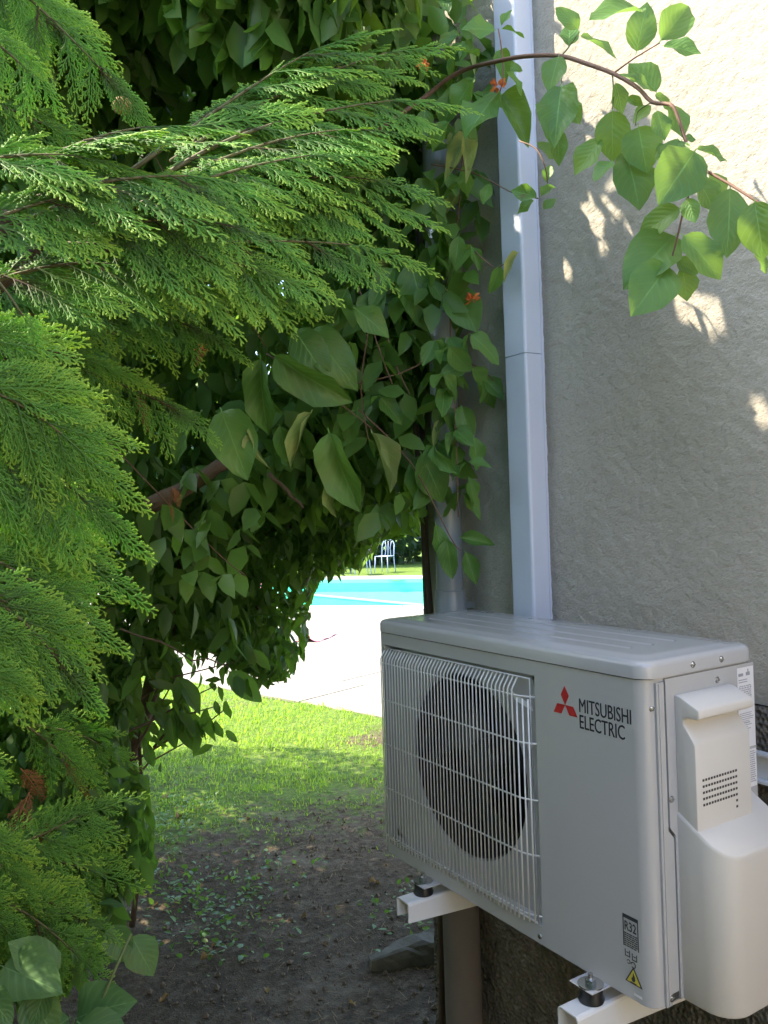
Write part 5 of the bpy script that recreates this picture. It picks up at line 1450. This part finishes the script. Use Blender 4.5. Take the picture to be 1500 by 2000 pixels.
# edging stone beside the downpipe
def build_stone():
    c = np.array([0.17, 1.44, GZ]); ax = np.array([0.90, -0.30, 0.0]); ax /= np.linalg.norm(ax); sd = np.array([-ax[1], ax[0], 0])
    n, m = 30, 18; vs = []; fs = []
    for i in range(n):
        t = i/(n-1); k = min(1.0, 0.25+2.6*t)**0.6*(1 if t < 0.92 else 0.85)
        for j in range(m):
            a = 2*math.pi*j/m
            cx = abs(math.cos(a))**0.55*math.copysign(1, math.cos(a)); cz = abs(math.sin(a))**0.6*math.copysign(1, math.sin(a))
            u = t*9+cx*1.3; w = cz*1.7+cx
            r = 1+0.30*(fbm(np.array([u]), np.array([w]), 1.0, 71)[0]-0.5)*2
            vs.append(c+ax*(t*0.60-0.20+0.012*(fbm(np.array([u*2]), np.array([w*3]), 1.0, 73)[0]-0.5))+sd*(cx*0.062*k*r+0.02*math.sin(t*4))+np.array([0, 0, cz*0.062*k*r+0.004]))
    for i in range(n-1):
        for j in range(m): fs.append((i*m+j, i*m+(j+1) % m, (i+1)*m+(j+1) % m, (i+1)*m+j))
    fs += [tuple(range(m)), tuple(range((n-1)*m, n*m))]
    mb = MB(); mb.add(vs, fs)
    tag(mb.build('edging_stone', M['stone'], None), 'long rough grey stone half buried beside the brown lower downpipe', 'stone')
build_stone()

# ================================================================== POOL SURROUNDINGS
def build_chair_meshes():
    parts = {}
    def T(pts, r): mb = MB(); mb.tube(pts, r, 6); return mb
    parts['seat'] = [MB().box((-0.21, -0.21, 0.445), (0.21, 0.21, 0.462)).mesh('seat', M['chair'], 0.006)]
    legs = []
    for sx, sy in ((-1, -1), (1, -1), (-1, 1), (1, 1)):
        legs.append(T([(sx*0.19, sy*0.19, 0.445), (sx*0.195, sy*0.20, 0.25), (sx*0.215, sy*0.235, 0.0)], [0.016, 0.014, 0.014]).mesh('leg', M['chair']))
    parts['leg'] = legs
    arc = [(-0.19, 0.20, 0.45), (-0.19, 0.235, 0.70)] + [(-0.19*math.cos(a), 0.25+0.015*math.sin(a), 0.74+0.17*math.sin(a)) for a in np.linspace(0.15, math.pi-0.15, 9)] + [(0.19, 0.235, 0.70), (0.19, 0.20, 0.45)]
    parts['back_frame'] = [T(arc, 0.016).mesh('back_frame', M['chair'])]
    bars = []
    for x in (-0.09, 0.0, 0.09):
        bars.append(T([(x, 0.205, 0.455), (x*0.7, 0.235, 0.68), (x*1.1, 0.255, 0.86)], 0.010).mesh('back_bar', M['chair']))
    parts['back_bar'] = bars
    return parts
def build_far():
    ch = build_chair_meshes()
    spots = [(752, 1118, 'pale blue metal garden chair standing alone on the grass beyond the pool', -1.05), (706, 1122, 'pale blue garden chair half hidden by leaves next to the lone chair', -1.9), (655, 1120, 'pale blue garden chair hidden by leaves at the hedge edge beyond the pool', 2.6)]
    for x, y, lab, rz in spots:
        g = gnd(x, y)
        r_ = thing('garden_chair', lab, 'chair', (g[0], g[1], GZ), 'garden chairs beyond the pool')
        r_.rotation_euler = (0, 0, rz)
        for k, ms in ch.items():
            for me in ms: link(k, me, r_, at_world=False)
    # pink cloth on the paving
    c = gnd(618, 1248); mb = MB(); vs = []; fs = []
    nx, ny = 9, 7
    for i in range(nx):
        for j in range(ny):
            u, v = i/(nx-1)-0.5, j/(ny-1)-0.5
            q = c[:2] + pu*u*0.36*(1-0.3*abs(v)) + pn*v*0.7
            vs.append((q[0], q[1], GZ+0.016+0.09*vnoise(u*6, v*6, 1, 5)*(1-abs(u)*1.6)))
    fs = [(i*ny+j, i*ny+j+1, (i+1)*ny+j+1, (i+1)*ny+j) for i in range(nx-1) for j in range(ny-1)]
    mb.add(vs, fs, True); tag(mb.build('cloth', M['towel']), 'small crumpled pink cloth lying on the sunlit paving by the pool', 'cloth')
    # pink flowering bush in a gap of the hedge
    c = gnd(470, 1215)
    R_ = thing('flowering_bush', 'small bush with pink flowers beyond the hedge beside the pool', 'bush', (c[0], c[1], GZ))
    P = ellipsoid_pts(900, (c[0], c[1], GZ+0.35), (0.5, 0.5, 0.38), 0.4); D, N = leaf_dirs(len(P), -0.2)
    leaf_mass(P, D, N, RNG.uniform(0.05, 0.09, len(P)), RNG.uniform(0.03, 0.045, len(P)), 'foliage', M['hedge_mass'], R_)
    P = ellipsoid_pts(90, (c[0], c[1], GZ+0.4), (0.52, 0.52, 0.42), 0.95); D, N = leaf_dirs(len(P), -0.6)
    leaf_mass(P, D, N, np.full(len(P), 0.06), np.full(len(P), 0.05), 'blossom', M['pink'], R_)
    for k in range(4):
        a = k*1.6; mb = MB(); mb.tube([(c[0], c[1], GZ), (c[0]+0.2*math.cos(a), c[1]+0.2*math.sin(a), GZ+0.4)], [0.012, 0.006], 5); mb.build('stem', M['bark'], R_)
    # dark trees closing the garden
    i = 0
    labs = ['dark clipped hedge tree behind the lone pale chair', 'dark hedge tree left of the pale chairs beyond the pool', 'dark hedge tree right of the lone chair beside the house corner', 'dark tree far left beyond the pool behind the hedge', 'dark tree far right beyond the pool behind the house', 'dark tree closing the far left corner of the garden']
    for (s_, dist) in ((0.0, 27.5), (-4.5, 28.5), (4.5, 27.0), (-9.5, 28), (9.5, 27), (-14.5, 28)):
        vd = ray(760, 1030); vd = vd[:2]/np.linalg.norm(vd[:2]); sd = np.array([vd[1], -vd[0]])
        c = C0[:2]+vd*dist+sd*s_
        R_ = thing('garden_tree', labs[i], 'tree', (c[0], c[1], GZ), 'dark trees closing the garden beyond the pool'); i += 1
        mb = MB(); mb.tube([(c[0], c[1], GZ), (c[0]+0.1, c[1], GZ+2.5), (c[0], c[1]+0.1, GZ+5)], [0.18, 0.13, 0.05], 8); mb.build('trunk', M['bark'], R_)
        P = np.concatenate([ellipsoid_pts(2600, (c[0], c[1], GZ+2.0), (2.9, 1.8, 2.1), 0.55), ellipsoid_pts(1800, (c[0]+RNG.normal()*0.6, c[1], GZ+4.6), (2.5, 1.7, 2.2), 0.5)])
        P = P[P[:, 2] > GZ+0.05]
        D, N = leaf_dirs(len(P), 0.4)
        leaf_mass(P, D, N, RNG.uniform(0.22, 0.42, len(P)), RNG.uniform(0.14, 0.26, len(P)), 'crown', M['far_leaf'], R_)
build_far()
